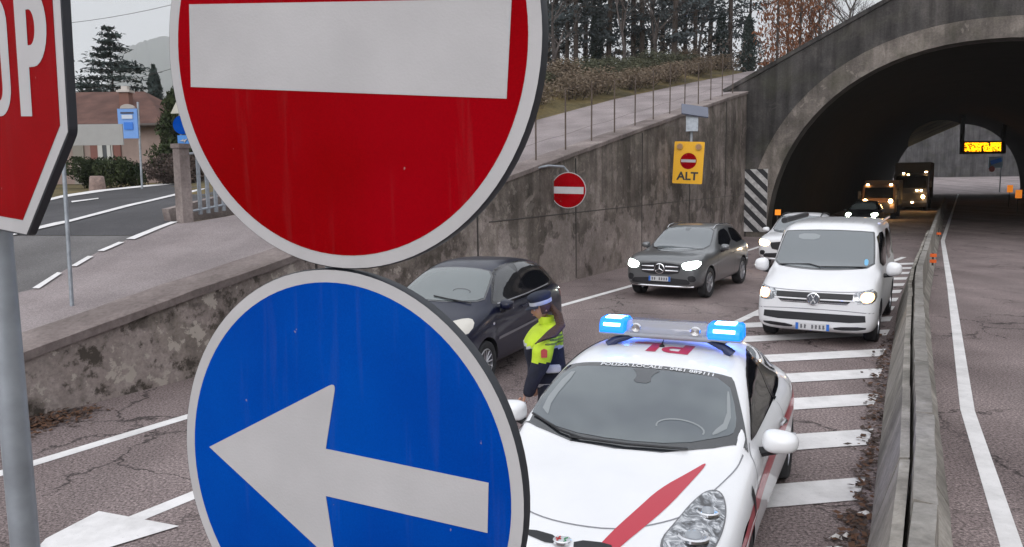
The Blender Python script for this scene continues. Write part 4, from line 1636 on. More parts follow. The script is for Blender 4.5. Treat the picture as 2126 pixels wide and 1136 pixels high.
ws_out = [(-.79, 1.50), (-.60, 1.37), (-.3, 1.225), (0, 1.19), (.3, 1.225), (.60, 1.37), (.79, 1.50), (.745, 1.66), (.625, 2.05), (.60, 2.095), (.3, 2.085), (0, 2.08), (-.3, 2.085), (-.60, 2.095), (-.625, 2.05), (-.745, 1.66)]
ws_out = [(x * 1.045 - .022, y) for x, y in ws_out]
wd_ = pc.decal('windscreen', ws_out, 'top', M_FRIT, .004, .06)
ws_in = [(-.70, 1.56), (-.66, 1.49), (-.38, 1.33), (0, 1.28), (.38, 1.33), (.66, 1.49), (.70, 1.56), (.685, 1.72), (.585, 2.03), (.3, 2.02), (0, 2.015), (-.3, 2.02), (-.585, 2.03), (-.685, 1.72)]
ws_in = [(x * 1.045 - .022, y) for x, y in ws_in]
pc.decal('glass_pane', chaikin(ws_in, 1), 'top', M_GLASS, .007, .06, parent=wd_)
pc.decal('mirror_mount', chaikin([(-.12, 2.02), (.12, 2.02), (.05, 1.93), (.07, 1.84), (-.07, 1.84), (-.05, 1.93)], 1), 'top', M_DARKHINT, .010, .06, parent=wd_)
st = [(.36 + .16 * math.cos(t), 1.47 + .07 * math.sin(t)) for t in [i * math.pi / 12 for i in range(-1, 14)]]
pc.decal('steering_wheel_outline', ribbon2(st, .012), 'top', M_PALEHINT, .010, .06, parent=wd_)
pc.decal('pale_pillar_trim', chaikin([(.58, 1.46), (.68, 1.58), (.62, 1.90), (.60, 1.90), (.645, 1.62), (.57, 1.49)], 1), 'top', M_PALEHINT, .010, .06, parent=wd_)
pc.decal('pale_pillar_trim', chaikin([(-.60, 1.48), (-.69, 1.58), (-.60, 1.95), (-.53, 1.95), (-.62, 1.62), (-.60, 1.50)], 1), 'top', M_PALEHINT, .010, .06, parent=wd_)
# lettering at the top of the windscreen
v, f = text_mesh('POLIZIA LOCALE - 0461 889111', .062, .0012, 1.02)
def wrap_text(car, v, f, fn, mode, off, name, m, parent=None):
    V = []
    for a, b in v:
        x, y = fn(a, b)
        p, n = car.hit(x, y, mode)
        V.append(p + n * off)
    o = obj(name, V, f, m)
    o.parent = parent or car.root
    return o
wrap_text(pc, v, f, lambda a, b: (a * 1.0 + .06, 2.05 + b * .9), 'top', .009, 'lettering', mat('white_lettering', (.7, .7, .72), .5), wd_)
# PL on the roof, read from behind
def glyphs():
    """P and L, lying flat, centred on the origin"""
    V, F = [], []
    def add(outer, holes=()):
        loops = [[Vector((a, b, 0)) for a, b in outer]] + [[Vector((a, b, 0)) for a, b in h] for h in holes]
        o = len(V)
        V.extend([(p.x, p.y) for l in loops for p in l])
        F.extend([tuple(i + o for i in t) for t in geometry.tessellate_polygon(loops)])
    add([(-.25, -.13), (-.17, -.13), (-.165, -.04), (-.10, -.04)] + [(-.10 + .085 * math.cos(t), .045 + .085 * math.sin(t)) for t in [-math.pi / 2 + i * math.pi / 10 for i in range(11)]] + [(-.235, .13)],
        [[(-.16, .01), (-.11, .01)] + [(-.11 + .035 * math.cos(t), .045 + .035 * math.sin(t)) for t in [-math.pi / 2 + i * math.pi / 8 for i in range(9)]] + [(-.155, .08)]])
    add([(.01, -.13), (.24, -.13), (.24, -.085), (.09, -.085), (.10, .13), (.02, .13)])
    return V, F
v, f = glyphs()
wrap_text(pc, v, f, lambda a, b: (-a + .0, 2.475 - b * 1.0), 'top', .004, 'roof_lettering', mat('red_lettering', (.50, .03, .09), .35, coat=.5))
# wipers
for pts in ([(-.72, 1.50), (-.45, 1.32), (-.25, 1.24)], [(.45, 1.29), (.05, 1.235), (-.35, 1.25)]):
    mb = MB()
    P3 = []
    for x, y in pts:
        p, n = pc.hit(x, y, 'top'); P3.append(p + n * .022)
    mb.tube(P3, .009, 6)
    pc.part(mb, 'wiper', M_BLACK)
# bonnet: shut lines, leading edge, stripes
pc.seam([(-.62, .66), (-.52, .53), (-.3, .36), (-.03, .305), (.27, .345), (.5, .52), (.60, .66)], 'top', M_SEAMW, .010, 'bonnet_edge')
for sg in (1, -1):
    pc.seam([(sg * .66, .88), (sg * .70, 1.0), (sg * .765, 1.25), (sg * .78, 1.42)], 'top', M_SEAMW, .008, 'bonnet_edge')
stripe = [(.60, 1.26), (.50, 1.06), (.374, 0.81), (.301, 0.557), (.228, 0.34), (.172, 0.153), (.12, .05), (.23, .05), (.299, 0.228), (.386, 0.43), (.464, 0.651), (.536, 0.957)]
pc.decal('bonnet_stripe', chaikin(stripe, 2), 'top', M_STRIPE, .0035, .05)
stripeL = [(-.86, 1.3), (-.82, .70), (-.66, .30), (-.40, .10), (-.60, .10), (-.78, .25), (-.845, .5), (-.875, 1.2)]
pc.decal('bonnet_stripe', stripeL, 'top', M_STRIPE, .0035, .05)
# side stripe (broad band low at the front, rising to the tail)
band = [(.24, .40), (.50, .585), (1.0, .70), (1.35, .745), (2.2, .80), (3.2, .86), (4.1, .90), (4.1, .78), (3.2, .74), (2.2, .67), (1.4, .60), (1.02, .56), (.9, .53), (.50, .40), (.30, .28)]
pc.both('side_stripe', band, M_STRIPE, off=.0035)
line_ = ribbon2([(.25, .30), (.55, .475), (.85, .575), (1.1, .62), (1.35, .62)], .02)
pc.both('stripe_line', line_, mat('white_livery', (.75, .75, .77), .3), off=.006)
# side windows
sw = [(1.66, 1.00), (1.70, 1.04), (1.95, 1.18), (2.20, 1.295), (2.45, 1.35), (2.85, 1.375), (3.25, 1.345), (3.58, 1.25), (3.70, 1.16), (3.45, 1.06), (3.0, 1.025), (2.4, 1.01)]
for md in ('right', 'left'):
    fr_ = pc.decal('side_window_frame', chaikin([(y + (y - 2.7) * .02, z + (.014 if z > 1.1 else -.012)) for y, z in sw], 1), md, M_GLOSSBLK, .004, .05)
    g_ = pc.decal('side_window', chaikin(sw, 1), md, M_GLASSD, .007, .05)
    pc.decal('door_pillar', [(2.74, 1.00), (2.84, 1.00), (2.80, 1.36), (2.70, 1.36)], md, M_GLOSSBLK, .009, .05, parent=g_)
    pc.seam([(1.40, .30), (1.36, .60), (1.45, .90), (1.60, 1.0)], md, M_SEAMW, .009, 'door_gap')
    pc.seam([(2.76, .28), (2.80, .6), (2.78, .98)], md, M_SEAMW, .009, 'door_gap')
    pc.seam([(3.2, .45), (3.42, .75), (3.5, 1.03)], md, M_SEAMW, .009, 'door_gap')
    pc.decal('side_vent', [(1.24, .60), (1.16, .80), (1.22, .84), (1.27, .70)], md, M_BLACK, .0065, .05)
    p, n = pc.hit(2.62, .86, md)
    mb = MB().tube([p + n * .02 + Vector((0, -.09, 0)), p + n * .045, p + n * .02 + Vector((0, .09, 0))], [.012, .017, .012], 8)
    pc.part(mb, 'door_handle', M_CHROME, angle=50)
    pc.decal('sill', [(1.35, .19), (3.2, .19), (3.2, .26), (1.35, .25)], md, M_BLACK, .004, .06)
# headlamps
hl = chaikin([(.56, .20), (.475, .32), (.53, .53), (.58, .76), (.64, .92), (.72, .95), (.775, .80), (.785, .60), (.755, .40), (.68, .22)], 2)
M_CLEARRIM = mat('lamp_rim', (.10, .10, .11), .3, coat=1)
for sg in (1, -1):
    pl_ = [(x * sg, y) for x, y in hl]
    h = pc.decal('headlight', pl_, 'top', M_CLEARRIM, .005, .04)
    c_ = Vector((.655 * sg, .58))
    pc.decal('reflector', [(c_.x + (x - c_.x) * .93, c_.y + (y - c_.y) * .95) for x, y in pl_], 'top', M_HEADCLR, .009, .03, parent=h)
    for cx_, cy_, rr_ in ((.645, .46, .08), (.68, .70, .06), (.60, .32, .04)):
        p, n = pc.hit(cx_ * sg, cy_, 'top')
        pc.part(MB().lathe([(rr_ * 1.15, -.01), (rr_ * 1.15, .006), (rr_, .012), (rr_ * .9, .004), (rr_ * .6, .003)], 20, 'Z', p + n * .006), 'lamp_ring', M_CHROME, h, angle=40)
        me = MB().lathe([(rr_ * .62, .004), (rr_ * .5, .02), (rr_ * .3, .03), (0.001, .034)], 16, 'Z', p + n * .006)
        pc.part(me, 'projector_lens', mat('projector_lens', (.30, .32, .35), .08, coat=1), h, smooth=True, angle=60)
# front: shield grille, slots, badge, plate
pc.decal('grille', chaikin([(-.17, .60), (.17, .60), (.12, .40), (0, .24), (-.12, .40)], 1), 'front', M_BLACK, .006, .05)
for sg in (1, -1):
    pc.decal('air_intake', chaikin([(sg * .22, .44), (sg * .60, .46), (sg * .64, .36), (sg * .56, .28), (sg * .20, .27)], 1), 'front', M_BLACK, .005, .05)
    pc.decal('upper_slot', chaikin([(sg * .04, .20), (sg * .24, .23), (sg * .27, .19), (sg * .06, .13)], 1), 'top', M_BLACK, .004, .04)
p, n = pc.hit(-.02, .175, 'top')
bd = pc.part(MB().lathe([(.052, -.01), (.052, .008), (.044, .014), (.040, .010)], 28, 'Z', p + n * .006), 'badge', M_CHROME, angle=40)
o = pc.part(MB().lathe([(.040, .009), (.0005, .010)], 28, 'Z', p + n * .006), 'badge_field', mat('badge_pale', (.55, .58, .6), .3), bd)
o = pc.part(MB().box(p + n * .019 + Vector((-.02, 0, 0)), (.008, .06, .004)).box(p + n * .019 + Vector((-.02, 0, 0)), (.03, .010, .004)), 'badge_cross', mat('badge_red', (.45, .02, .02), .4), bd)
o = pc.part(MB().tube([p + n * .019 + Vector((.02 + .008 * math.sin(i), -.028 + i * .008, 0)) for i in range(8)], .004, 5), 'badge_serpent', mat('badge_green', (.02, .22, .08), .4), bd)
pc.plate(-.45, -.03, .36, .36, .11)
for sg in (1, -1):
    pc.mirror(sg * .985, 1.72, 1.00, M_CARWHITE, wd=.235, ht=.165, dp=.125, arm=(.03, .03))
# roof aerial
p, n = pc.hit(.0, 2.50, 'top')
pc.part(MB().lathe([(.022, -.01), (.022, .01), (.010, .022), (0.001, .024)], 14, 'Z', p).tube([p + Vector((0, 0, .02)), p + Vector((.0, .06, .05))], [.006, .003], 6), 'aerial', M_BLACK, angle=40)
# light bar
LB = empty('light_bar', (.045, 0, 0)); LB.parent = pc.root
BY, BZ, BW = 2.62, 1.605, .575
M_LBBASE = mat('light_bar_base', (.40, .42, .48), .4, metal=.3)
M_LBCLEAR = mat('clear_dome', (.42, .43, .47), .12, coat=1)
M_LBCLEAR.node_tree.nodes['Principled BSDF'].inputs['Alpha'].default_value = .5
M_LBBLUE = lamp_mat('blue_beacon', (.01, .12, .6), (.0, .20, 1.0), .95)
M_LBHOT = lamp_mat('blue_beacon_hot', (.6, .9, 1), (.25, .75, 1.0), 9.0)
def rbox(x0, x1, y, z, hy, hz, taper=.75):
    mb = MB()
    prof = [(-hy, -hz), (-hy, -hz * .1), (-hy * taper, hz * .75), (-hy * taper * .7, hz), (hy * taper * .7, hz), (hy * taper, hz * .75), (hy, -hz * .1), (hy, -hz)]
    n = len(prof)
    vs = []
    xs = [x0, x0 + (x1 - x0) * .06, x1 - (x1 - x0) * .06, x1]
    sc = [.82, 1, 1, .82]
    for xx, s in zip(xs, sc):
        vs += [(xx, y + a * s, z + (b if b < 0 else b * s)) for a, b in prof]
    fs = [(i * n + j, i * n + (j + 1) % n, (i + 1) * n + (j + 1) % n, (i + 1) * n + j) for i in range(3) for j in range(n)]
    fs += [tuple(range(n))[::-1], tuple(3 * n + j for j in range(n))]
    return mb.add(vs, fs)
def lbp(mb, name, m, par=None, **k):
    o = mb.build(name, m, None, **k)
    o.parent = par or LB
    return o
base = MB().box((0, BY, BZ - .055), (BW * 2, .26, .035)).box((0, BY, BZ - .085), (BW * 1.6, .14, .03))
lbp(base, 'base', M_LBBASE, bevel=.008)
lbp(rbox(-.345, .305, BY, BZ + .005, .125, .055), 'clear_dome', M_LBCLEAR, angle=35)
for x0_, x1_ in ((-BW, -.35), (.31, BW)):
    lbp(rbox(x0_, x1_, BY, BZ + .008, .14, .062), 'blue_lamp', M_LBBLUE, angle=35)
    d_ = (x1_ - x0_)
    lbp(MB().box(((x0_ + x1_) / 2, BY - .128, BZ + .005), (d_ * .62, .02, .05)), 'blue_flash', M_LBHOT)
    lbp(MB().box(((x0_ + x1_) / 2, BY - .02, BZ + .069), (d_ * .6, .12, .012)), 'blue_flash', M_LBHOT)
for x_ in (-.26, .22):
    lbp(MB().lathe([(.001, -.132), (.035, -.135), (.045, -.118)], 14, 'Y', (x_, BY, BZ)), 'clear_lamp', M_CHROME)
for x_ in (-.455, .435):
    pl_ = bpy.data.lights.new('beacon_light', 'POINT')
    pl_.energy = 7
    pl_.color = (.04, .16, 1.0)
    pl_.shadow_soft_size = .07
    po_ = bpy.data.objects.new('beacon_light', pl_)
    COL.objects.link(po_)
    po_.parent = LB
    po_.location = (x_, BY + .22, BZ + .02)
M_BRK = mat('bar_bracket', (.02, .03, .09), .4)
for sg in (1, -1):
    p, n = pc.hit(sg * .50, BY - .03, 'top')
    lbp(MB().tube([p + Vector((0, -.06, .0)), p + Vector((-sg * .06, -.05, .05)), Vector((sg * .30, BY - .04, BZ - .085)), Vector((sg * .16, BY - .04, BZ - .085))], [.045, .035, .022, .018], 8), 'bracket', M_BRK, angle=50)

# ---- white passenger van
S_VAN = [
    sec(0.00, .34, .55, .70, .46, .68, .58, .60, .70, .48, .76, .25, .80, .81),
    sec(0.04, .28, .70, .84, .48, .83, .66, .76, .84, .60, .90, .30, .93, .94),
    sec(0.16, .22, .80, .925, .50, .91, .80, .82, .93, .64, 1.00, .33, 1.03, 1.04),
    sec(0.45, .20, .84, .95, .55, .935, .95, .84, 1.05, .68, 1.12, .35, 1.16, 1.17),
    sec(0.80, .20, .84, .95, .60, .94, 1.04, .85, 1.14, .72, 1.21, .40, 1.25, 1.26),
    sec(0.98, .20, .84, .95, .60, .945, 1.08, .88, 1.18, .79, 1.28, .42, 1.33, 1.345),
    sec(1.35, .20, .84, .95, .62, .945, 1.12, .88, 1.22, .80, 1.58, .50, 1.62, 1.635),
    sec(1.68, .20, .84, .95, .62, .945, 1.14, .89, 1.24, .80, 1.82, .58, 1.88, 1.89),
    sec(1.95, .20, .84, .95, .62, .945, 1.15, .90, 1.25, .825, 1.89, .62, 1.955, 1.965),
    sec(2.60, .20, .84, .95, .62, .945, 1.15, .905, 1.25, .83, 1.90, .62, 1.97, 1.98),
    sec(3.80, .20, .84, .95, .62, .945, 1.15, .905, 1.25, .83, 1.90, .62, 1.97, 1.98),
    sec(4.60, .22, .84, .95, .62, .94, 1.15, .88, 1.25, .82, 1.87, .60, 1.94, 1.95),
    sec(4.86, .30, .80, .90, .62, .88, 1.12, .82, 1.22, .70, 1.78, .46, 1.83, 1.84),
    sec(4.90, .36, .72, .82, .62, .80, 1.08, .74, 1.20, .64, 1.70, .42, 1.74, 1.75),
]
VW_ = [(.93, .92, .345, .24), (-.93, .92, .345, .24), (.93, 3.92, .345, .24), (-.93, 3.92, .345, .24)]
van = Car('van', 'white passenger van with roof awning waiting beside the barrier behind the police car', 'van', S_VAN, M_VANWHITE, Vector((4.94, 12.50, 0)), R(29.5), VW_)
for x, y, r, wd in VW_:
    van.wheel(x, y, r, wd - .02)
# windscreen in the front view
wsv = chaikin([(-.82, 1.245), (-.4, 1.215), (0, 1.205), (.4, 1.215), (.82, 1.245), (.80, 1.45), (.755, 1.78), (.72, 1.815), (0, 1.84), (-.72, 1.815), (-.755, 1.78), (-.80, 1.45)], 1)
M_GLASS2 = glass('windscreen_glass_far', (.11, .125, .135), .1)
g_ = van.decal('windscreen', wsv, 'front', M_FRIT, .005, .07)
van.decal('glass_pane', [(x * .965, 1.51 + (z - 1.51) * .94) for x, z in wsv], 'front', M_GLASS2, .009, .07, parent=g_)
van.decal('sun_visor', chaikin([(-.50, 1.76), (-.12, 1.76), (-.14, 1.66), (-.48, 1.66)], 1), 'front', M_PALEHINT, .012, .07, parent=g_)
van.decal('vignette', chaikin([(.66, 1.275), (.72, 1.275), (.71, 1.37), (.65, 1.37)], 1), 'front', mat('pale_blue_sticker', (.15, .40, .62), .5), .012, .05, parent=g_)
for pts in ([(-.70, 1.245), (-.2, 1.27), (.0, 1.235)], [(.70, 1.245), (.25, 1.245), (.0, 1.24)]):
    mb = MB(); Q = []
    for x, z in pts:
        p, n = van.hit(x, z, 'front'); Q.append(p + n * .02)
    mb.tube(Q, .010, 6); van.part(mb, 'wiper', M_BLACK)
# grille and lamps
gr = van.decal('grille', [(-.60, .895), (.60, .895), (.585, .80), (.50, .725), (-.50, .725), (-.585, .80)], 'front', M_BLACK, .006, .06)
van.decal('grille_bar', [(-.62, .802), (.62, .802), (.61, .782), (-.61, .782)], 'front', M_CARWHITE, .016, .06, parent=gr)
van.decal('grille_bar', [(-.53, .748), (.53, .748), (.52, .735), (-.52, .735)], 'front', M_CHROME, .014, .06, parent=gr)
for sg in (1, -1):
    poly = [(sg * x, z) for x, z in [(.585, .925), (.80, .955), (.905, .93), (.92, .80), (.84, .735), (.60, .755)]]
    h = van.decal('headlight', chaikin(poly, 1), 'front', M_HEADCLR, .007, .05)
    inner = [(sg * x, z) for x, z in [(.70, .915), (.86, .92), (.89, .83), (.84, .765), (.71, .775)]]
    van.decal('lit_bulb', chaikin(inner, 1), 'front', lamp_mat('warm_headlamp', (1, .7, .4), (1.0, .50, .20), 2.6), .012, .05, parent=h)
    van.decal('bulb_core', [(sg * .79 + .04 * math.cos(i / 10 * 6.283), .85 + .035 * math.sin(i / 10 * 6.283)) for i in range(10)], 'front', lamp_mat('warm_core', (1, .9, .7), (1.0, .78, .45), 9), .016, .05, parent=h)
p, n = van.hit(0, .795, 'front')
bz = van.part(MB().lathe([(.105, .02), (.105, -.015), (.09, -.022), (.088, -.012), (.001, -.012)], 32, 'Y', p + Vector((0, -.01, 0))), 'badge', M_CHROME, angle=40)
mk = MB()
yb = p.y - .03
def stroke(mb, pts, y, w_):
    for (a, b), (c_, d_) in zip(pts[:-1], pts[1:]):
        mb.tube([(a, y, b), (c_, y, d_)], w_, 6)
stroke(mk, [(-.035, .795 + .072), (0, .795 + .012), (.035, .795 + .072)], yb, .0085)
stroke(mk, [(-.068, .795 + .035), (-.032, .795 - .068), (0, .795 - .003), (.032, .795 - .068), (.068, .795 + .035)], yb, .0085)
van.part(mk, 'monogram', M_CHROME, bz)
van.part(MB().lathe([(.086, -.0135), (.001, -.0135)], 24, 'Y', p + Vector((0, -.01, 0))), 'badge_field', mat('badge_dark', (.10, .11, .13), .2, coat=1), bz)
van.decal('lower_intake', [(-.78, .565), (.78, .565), (.79, .46), (.55, .435), (-.55, .435), (-.79, .46)], 'front', M_BLACK, .006, .06)
for sg in (1, -1):
    van.decal('bumper_slot', chaikin([(sg * .31, .355), (sg * .80, .385), (sg * .79, .325), (sg * .33, .30)], 1), 'front', M_BLACK, .006, .06)
van.seam([(-.90, .60), (-.5, .625), (0, .63), (.5, .625), (.90, .60)], 'front', M_SEAMW, .012)
van.seam([(-.86, .96), (-.62, .925), (0, .915), (.62, .925), (.86, .96)], 'front', M_SEAMW, .012)
van.plate(0, -.035, .34)
for sg in (1, -1):
    van.mirror(sg * 1.10, 1.32, 1.20, M_VANWHITE, wd=.25, ht=.24, dp=.12, arm=(.03, .0))
for md in ('right', 'left'):
    van.decal('front_window', chaikin([(1.30, 1.22), (1.50, 1.55), (1.66, 1.78), (2.35, 1.80), (2.38, 1.22)], 1), md, M_GLASSD, .006, .07)
    van.decal('side_window', chaikin([(2.50, 1.24), (2.50, 1.80), (3.60, 1.80), (3.60, 1.24)], 1), md, M_GLASSD, .006, .07)
    van.decal('side_window', chaikin([(3.72, 1.24), (3.72, 1.80), (4.60, 1.78), (4.66, 1.24)], 1), md, M_GLASSD, .006, .07)
    van.seam([(1.10, .40), (1.12, .8), (1.22, 1.2)], md, M_SEAMW, .012)
    van.seam([(2.44, .25), (2.44, 1.85)], md, M_SEAMW, .012)
    van.seam([(3.66, .25), (3.66, 1.85)], md, M_SEAMW, .012)
    mb = MB()
    sg = 1 if md == 'right' else -1
    mb.box((sg * .80, 3.1, 1.955), (.05, 2.6, .03))
    if md == 'right':
        van.part(mb, 'roof_rail', M_VANWHITE, bevel=.008)
    else:
        aw = van.part(MB().tube([(-.83, 1.9, 1.98), (-.83, 4.5, 1.98)], .055, 12), 'awning_case', M_BLACK, angle=40)
for k_ in range(7):
    van.seam([(-.55 + k_ * .18, 1.98), (-.55 + k_ * .18, 4.4)], 'top', M_SEAMW, .008, 'roof_rib', .002)

# ---- grey sport utility car, then a white copy behind the van
S_SUV = [
    sec(0.00, .36, .55, .66, .52, .64, .68, .56, .80, .44, .86, .24, .89, .90),
    sec(0.05, .30, .68, .82, .54, .81, .78, .72, .90, .56, .95, .28, .98, .985),
    sec(0.22, .26, .76, .91, .55, .90, .86, .82, .97, .62, 1.015, .31, 1.035, 1.04),
    sec(0.60, .24, .80, .94, .58, .93, .93, .85, 1.03, .66, 1.065, .33, 1.085, 1.09),
    sec(1.00, .24, .80, .94, .58, .93, .95, .85, 1.03, .66, 1.07, .35, 1.10, 1.105),
    sec(1.30, .24, .80, .94, .60, .93, 1.00, .86, 1.06, .72, 1.11, .38, 1.15, 1.155),
    sec(1.70, .24, .80, .94, .60, .935, 1.03, .86, 1.09, .71, 1.35, .40, 1.39, 1.40),
    sec(2.08, .24, .80, .94, .60, .935, 1.05, .86, 1.11, .665, 1.56, .42, 1.605, 1.615),
    sec(2.60, .24, .80, .94, .60, .935, 1.06, .86, 1.12, .66, 1.60, .42, 1.645, 1.65),
    sec(3.30, .24, .80, .94, .60, .935, 1.07, .86, 1.13, .65, 1.59, .42, 1.635, 1.645),
    sec(3.95, .25, .80, .94, .60, .925, 1.08, .84, 1.14, .61, 1.50, .40, 1.56, 1.57),
    sec(4.40, .28, .78, .90, .60, .88, 1.05, .78, 1.10, .56, 1.30, .36, 1.34, 1.35),
    sec(4.62, .34, .70, .82, .60, .80, .95, .70, 1.00, .52, 1.05, .32, 1.07, 1.08),
    sec(4.67, .42, .60, .72, .60, .70, .86, .60, .92, .46, .95, .28, .96, .965),
]
SWH = [(.93, .86, .36, .25), (-.93, .86, .36, .25), (.93, 3.73, .36, .25), (-.93, 3.73, .36, .25)]
def suv(name, label, paint, loc, az, headmat, corem, star=True, rail=M_CHROME):
    c = Car(name, label, 'car', S_SUV, paint, loc, az, SWH, dark=M_BLACK)
    for x, y, r, wd in SWH:
        c.wheel(x, y, r, wd - .02)
    ws = chaikin([(-.745, 1.115), (-.35, 1.085), (0, 1.08), (.35, 1.085), (.745, 1.115), (.70, 1.34), (.625, 1.55), (.3, 1.575), (0, 1.58), (-.3, 1.575), (-.625, 1.55), (-.70, 1.34)], 1)
    g = c.decal('windscreen', ws, 'front', M_FRIT, .005, .07)
    c.decal('glass_pane', [(x * .965, 1.33 + (z - 1.33) * .94) for x, z in ws], 'front', M_GLASS2, .009, .07, parent=g)
    c.decal('mirror_mount', [(-.07, 1.56), (.07, 1.56), (.05, 1.50), (-.05, 1.50)], 'front', M_DARKHINT, .012, .05, parent=g)
    gl = c.decal('grille', chaikin([(-.46, .86), (.46, .86), (.50, .76), (.42, .60), (-.42, .60), (-.50, .76)], 1), 'front', M_BLACK, .006, .05)
    if star:
        for z in (.785, .69):
            for sg in (-1, 1):
                Q = []
                for x in (.14, .28, .44):
                    p, n = c.hit(sg * x, z, 'front'); Q.append(p + n * .02)
                c.part(MB().tube(Q, [.022, .018, .010], 6), 'grille_bar', M_CHROME, gl, smooth=True)
        p, n = c.hit(0, .735, 'front')
        q = p + Vector((0, -.035, 0))
        b = c.part(MB().lathe([(.125, .03), (.125, -.01), (.105, -.016), (.102, .0), (.102, .03)], 32, 'Y', q), 'badge', M_CHROME, gl, angle=40)
        st_ = MB()
        for k in range(3):
            a = math.pi / 2 + k * 2 * math.pi / 3
            st_.tube([(q.x, q.y - .006, q.z), (q.x + .105 * math.cos(a), q.y - .004, q.z + .105 * math.sin(a))], [.022, .004], 6)
        c.part(st_, 'star', M_CHROME, b)
    for sg in (1, -1):
        poly = chaikin([(sg * x, z) for x, z in [(.50, .86), (.70, .915), (.86, .92), (.885, .82), (.80, .74), (.56, .72)]], 1)
        h = c.decal('headlight', poly, 'front', headmat, .007, .05)
        c.decal('lamp_core', [(sg * .70 + .10 * math.cos(i / 12 * 6.283), .815 + .06 * math.sin(i / 12 * 6.283)) for i in range(12)], 'front', corem, .012, .05, parent=h)
        c.mirror(sg * 1.02, 1.72, 1.13, paint, wd=.22, ht=.155, dp=.12, arm=(.03, .02))
        md = 'right' if sg > 0 else 'left'
        c.decal('front_window', chaikin([(1.75, 1.13), (2.0, 1.38), (2.25, 1.50), (2.85, 1.53), (2.85, 1.13)], 1), md, M_GLASSD, .006, .06)
        c.decal('rear_window', chaikin([(2.95, 1.13), (2.95, 1.53), (3.55, 1.50), (4.0, 1.38), (4.15, 1.16)], 1), md, M_GLASSD, .006, .06)
        c.seam([(1.38, .40), (1.36, .7), (1.50, 1.05)], md, None, .012)
        c.seam([(2.90, .35), (2.90, 1.1)], md, None, .012)
        p, n = c.hit(2.65, .92, md)
        c.part(MB().tube([p + n * .02 + Vector((0, -.1, 0)), p + n * .045, p + n * .02 + Vector((0, .1, 0))], .014, 6), 'door_handle', M_CHROME, smooth=True)
        Q = []
        for yy in (2.1, 2.25, 2.6, 3.2, 3.7, 3.85):
            p, n = c.hit(sg * .60, yy, 'top'); Q.append(p + Vector((0, 0, .015 if yy in (2.1, 3.85) else .055)))
        c.part(MB().tube(Q, .018, 8), 'roof_rail', rail, smooth=True)
    c.decal('bumper_intake', chaikin([(-.60, .52), (.60, .52), (.72, .44), (.66, .37), (-.66, .37), (-.72, .44)], 1), 'front', M_BLACK, .006, .05)
    for sg in (1, -1):
        c.decal('corner_intake', chaikin([(sg * .64, .58), (sg * .80, .60), (sg * .83, .46), (sg * .68, .44)], 1), 'front', M_BLACK, .005, .05)
    Q = []
    for x in (-.76, -.4, 0, .4, .76):
        p, n = c.hit(x, .335, 'front'); Q.append(p + n * .012)
    c.part(MB().tube(Q, .022, 6), 'skid_trim', M_CHROME, smooth=True)
    c.plate(0, -.03, .50)
    return c
M_HLW = lamp_mat('cool_headlamp', (.9, 1, .95), (.80, 1.0, .88), 9.0)
M_HLWC = lamp_mat('cool_core', (1, 1, 1), (.95, 1.0, .97), 30.0)
su = suv('sport_utility_car', 'grey sport utility car with glaring headlights driving out along the wall', M_CARGREY, Vector((3.43, 17.74, 0)), R(31.5), M_HLW, M_HLWC)
M_HLA = lamp_mat('amber_headlamp', (1, .85, .6), (1.0, .66, .34), 7.0)
M_HLAC = lamp_mat('amber_core', (1, .9, .8), (1.0, .85, .62), 24.0)
s2 = suv('sport_utility_car', 'white sport utility car half hidden behind the white van', M_VANWHITE, Vector((8.35, 23.3, 0)), R(31), M_HLA, M_HLAC, star=False, rail=M_BLACK)

# ---- dark small hatchback
S_HAT = [
    sec(0.00, .34, .48, .58, .46, .56, .56, .48, .62, .38, .66, .20, .68, .69),
    sec(0.05, .25, .60, .74, .46, .72, .64, .62, .72, .48, .76, .25, .79, .80),
    sec(0.22, .20, .68, .82, .50, .80, .74, .72, .82, .56, .87, .29, .90, .91),
    sec(0.55, .18, .72, .845, .54, .84, .84, .76, .91, .60, .95, .31, .98, .99),
    sec(0.90, .18, .73, .85, .56, .845, .92, .78, .99, .66, 1.03, .34, 1.07, 1.075),
    sec(1.25, .18, .73, .85, .58, .845, .97, .79, 1.03, .665, 1.23, .36, 1.27, 1.28),
    sec(1.70, .18, .73, .85, .58, .845, .99, .79, 1.05, .60, 1.445, .38, 1.485, 1.495),
    sec(2.20, .18, .73, .85, .58, .845, 1.00, .79, 1.06, .595, 1.49, .38, 1.53, 1.535),
    sec(2.80, .18, .73, .85, .58, .84, 1.01, .78, 1.07, .585, 1.47, .37, 1.51, 1.515),
    sec(3.30, .20, .73, .845, .58, .825, 1.01, .75, 1.07, .555, 1.37, .35, 1.41, 1.42),
    sec(3.60, .24, .70, .80, .58, .78, .97, .70, 1.02, .52, 1.18, .33, 1.21, 1.22),
    sec(3.74, .32, .62, .74, .56, .72, .86, .64, .90, .48, .94, .30, .955, .96),
    sec(3.78, .40, .54, .66, .54, .64, .76, .56, .80, .42, .82, .26, .83, .835),
]
HWH = [(.84, .78, .30, .20), (-.84, .78, .30, .20), (.84, 3.24, .30, .20), (-.84, 3.24, .30, .20)]
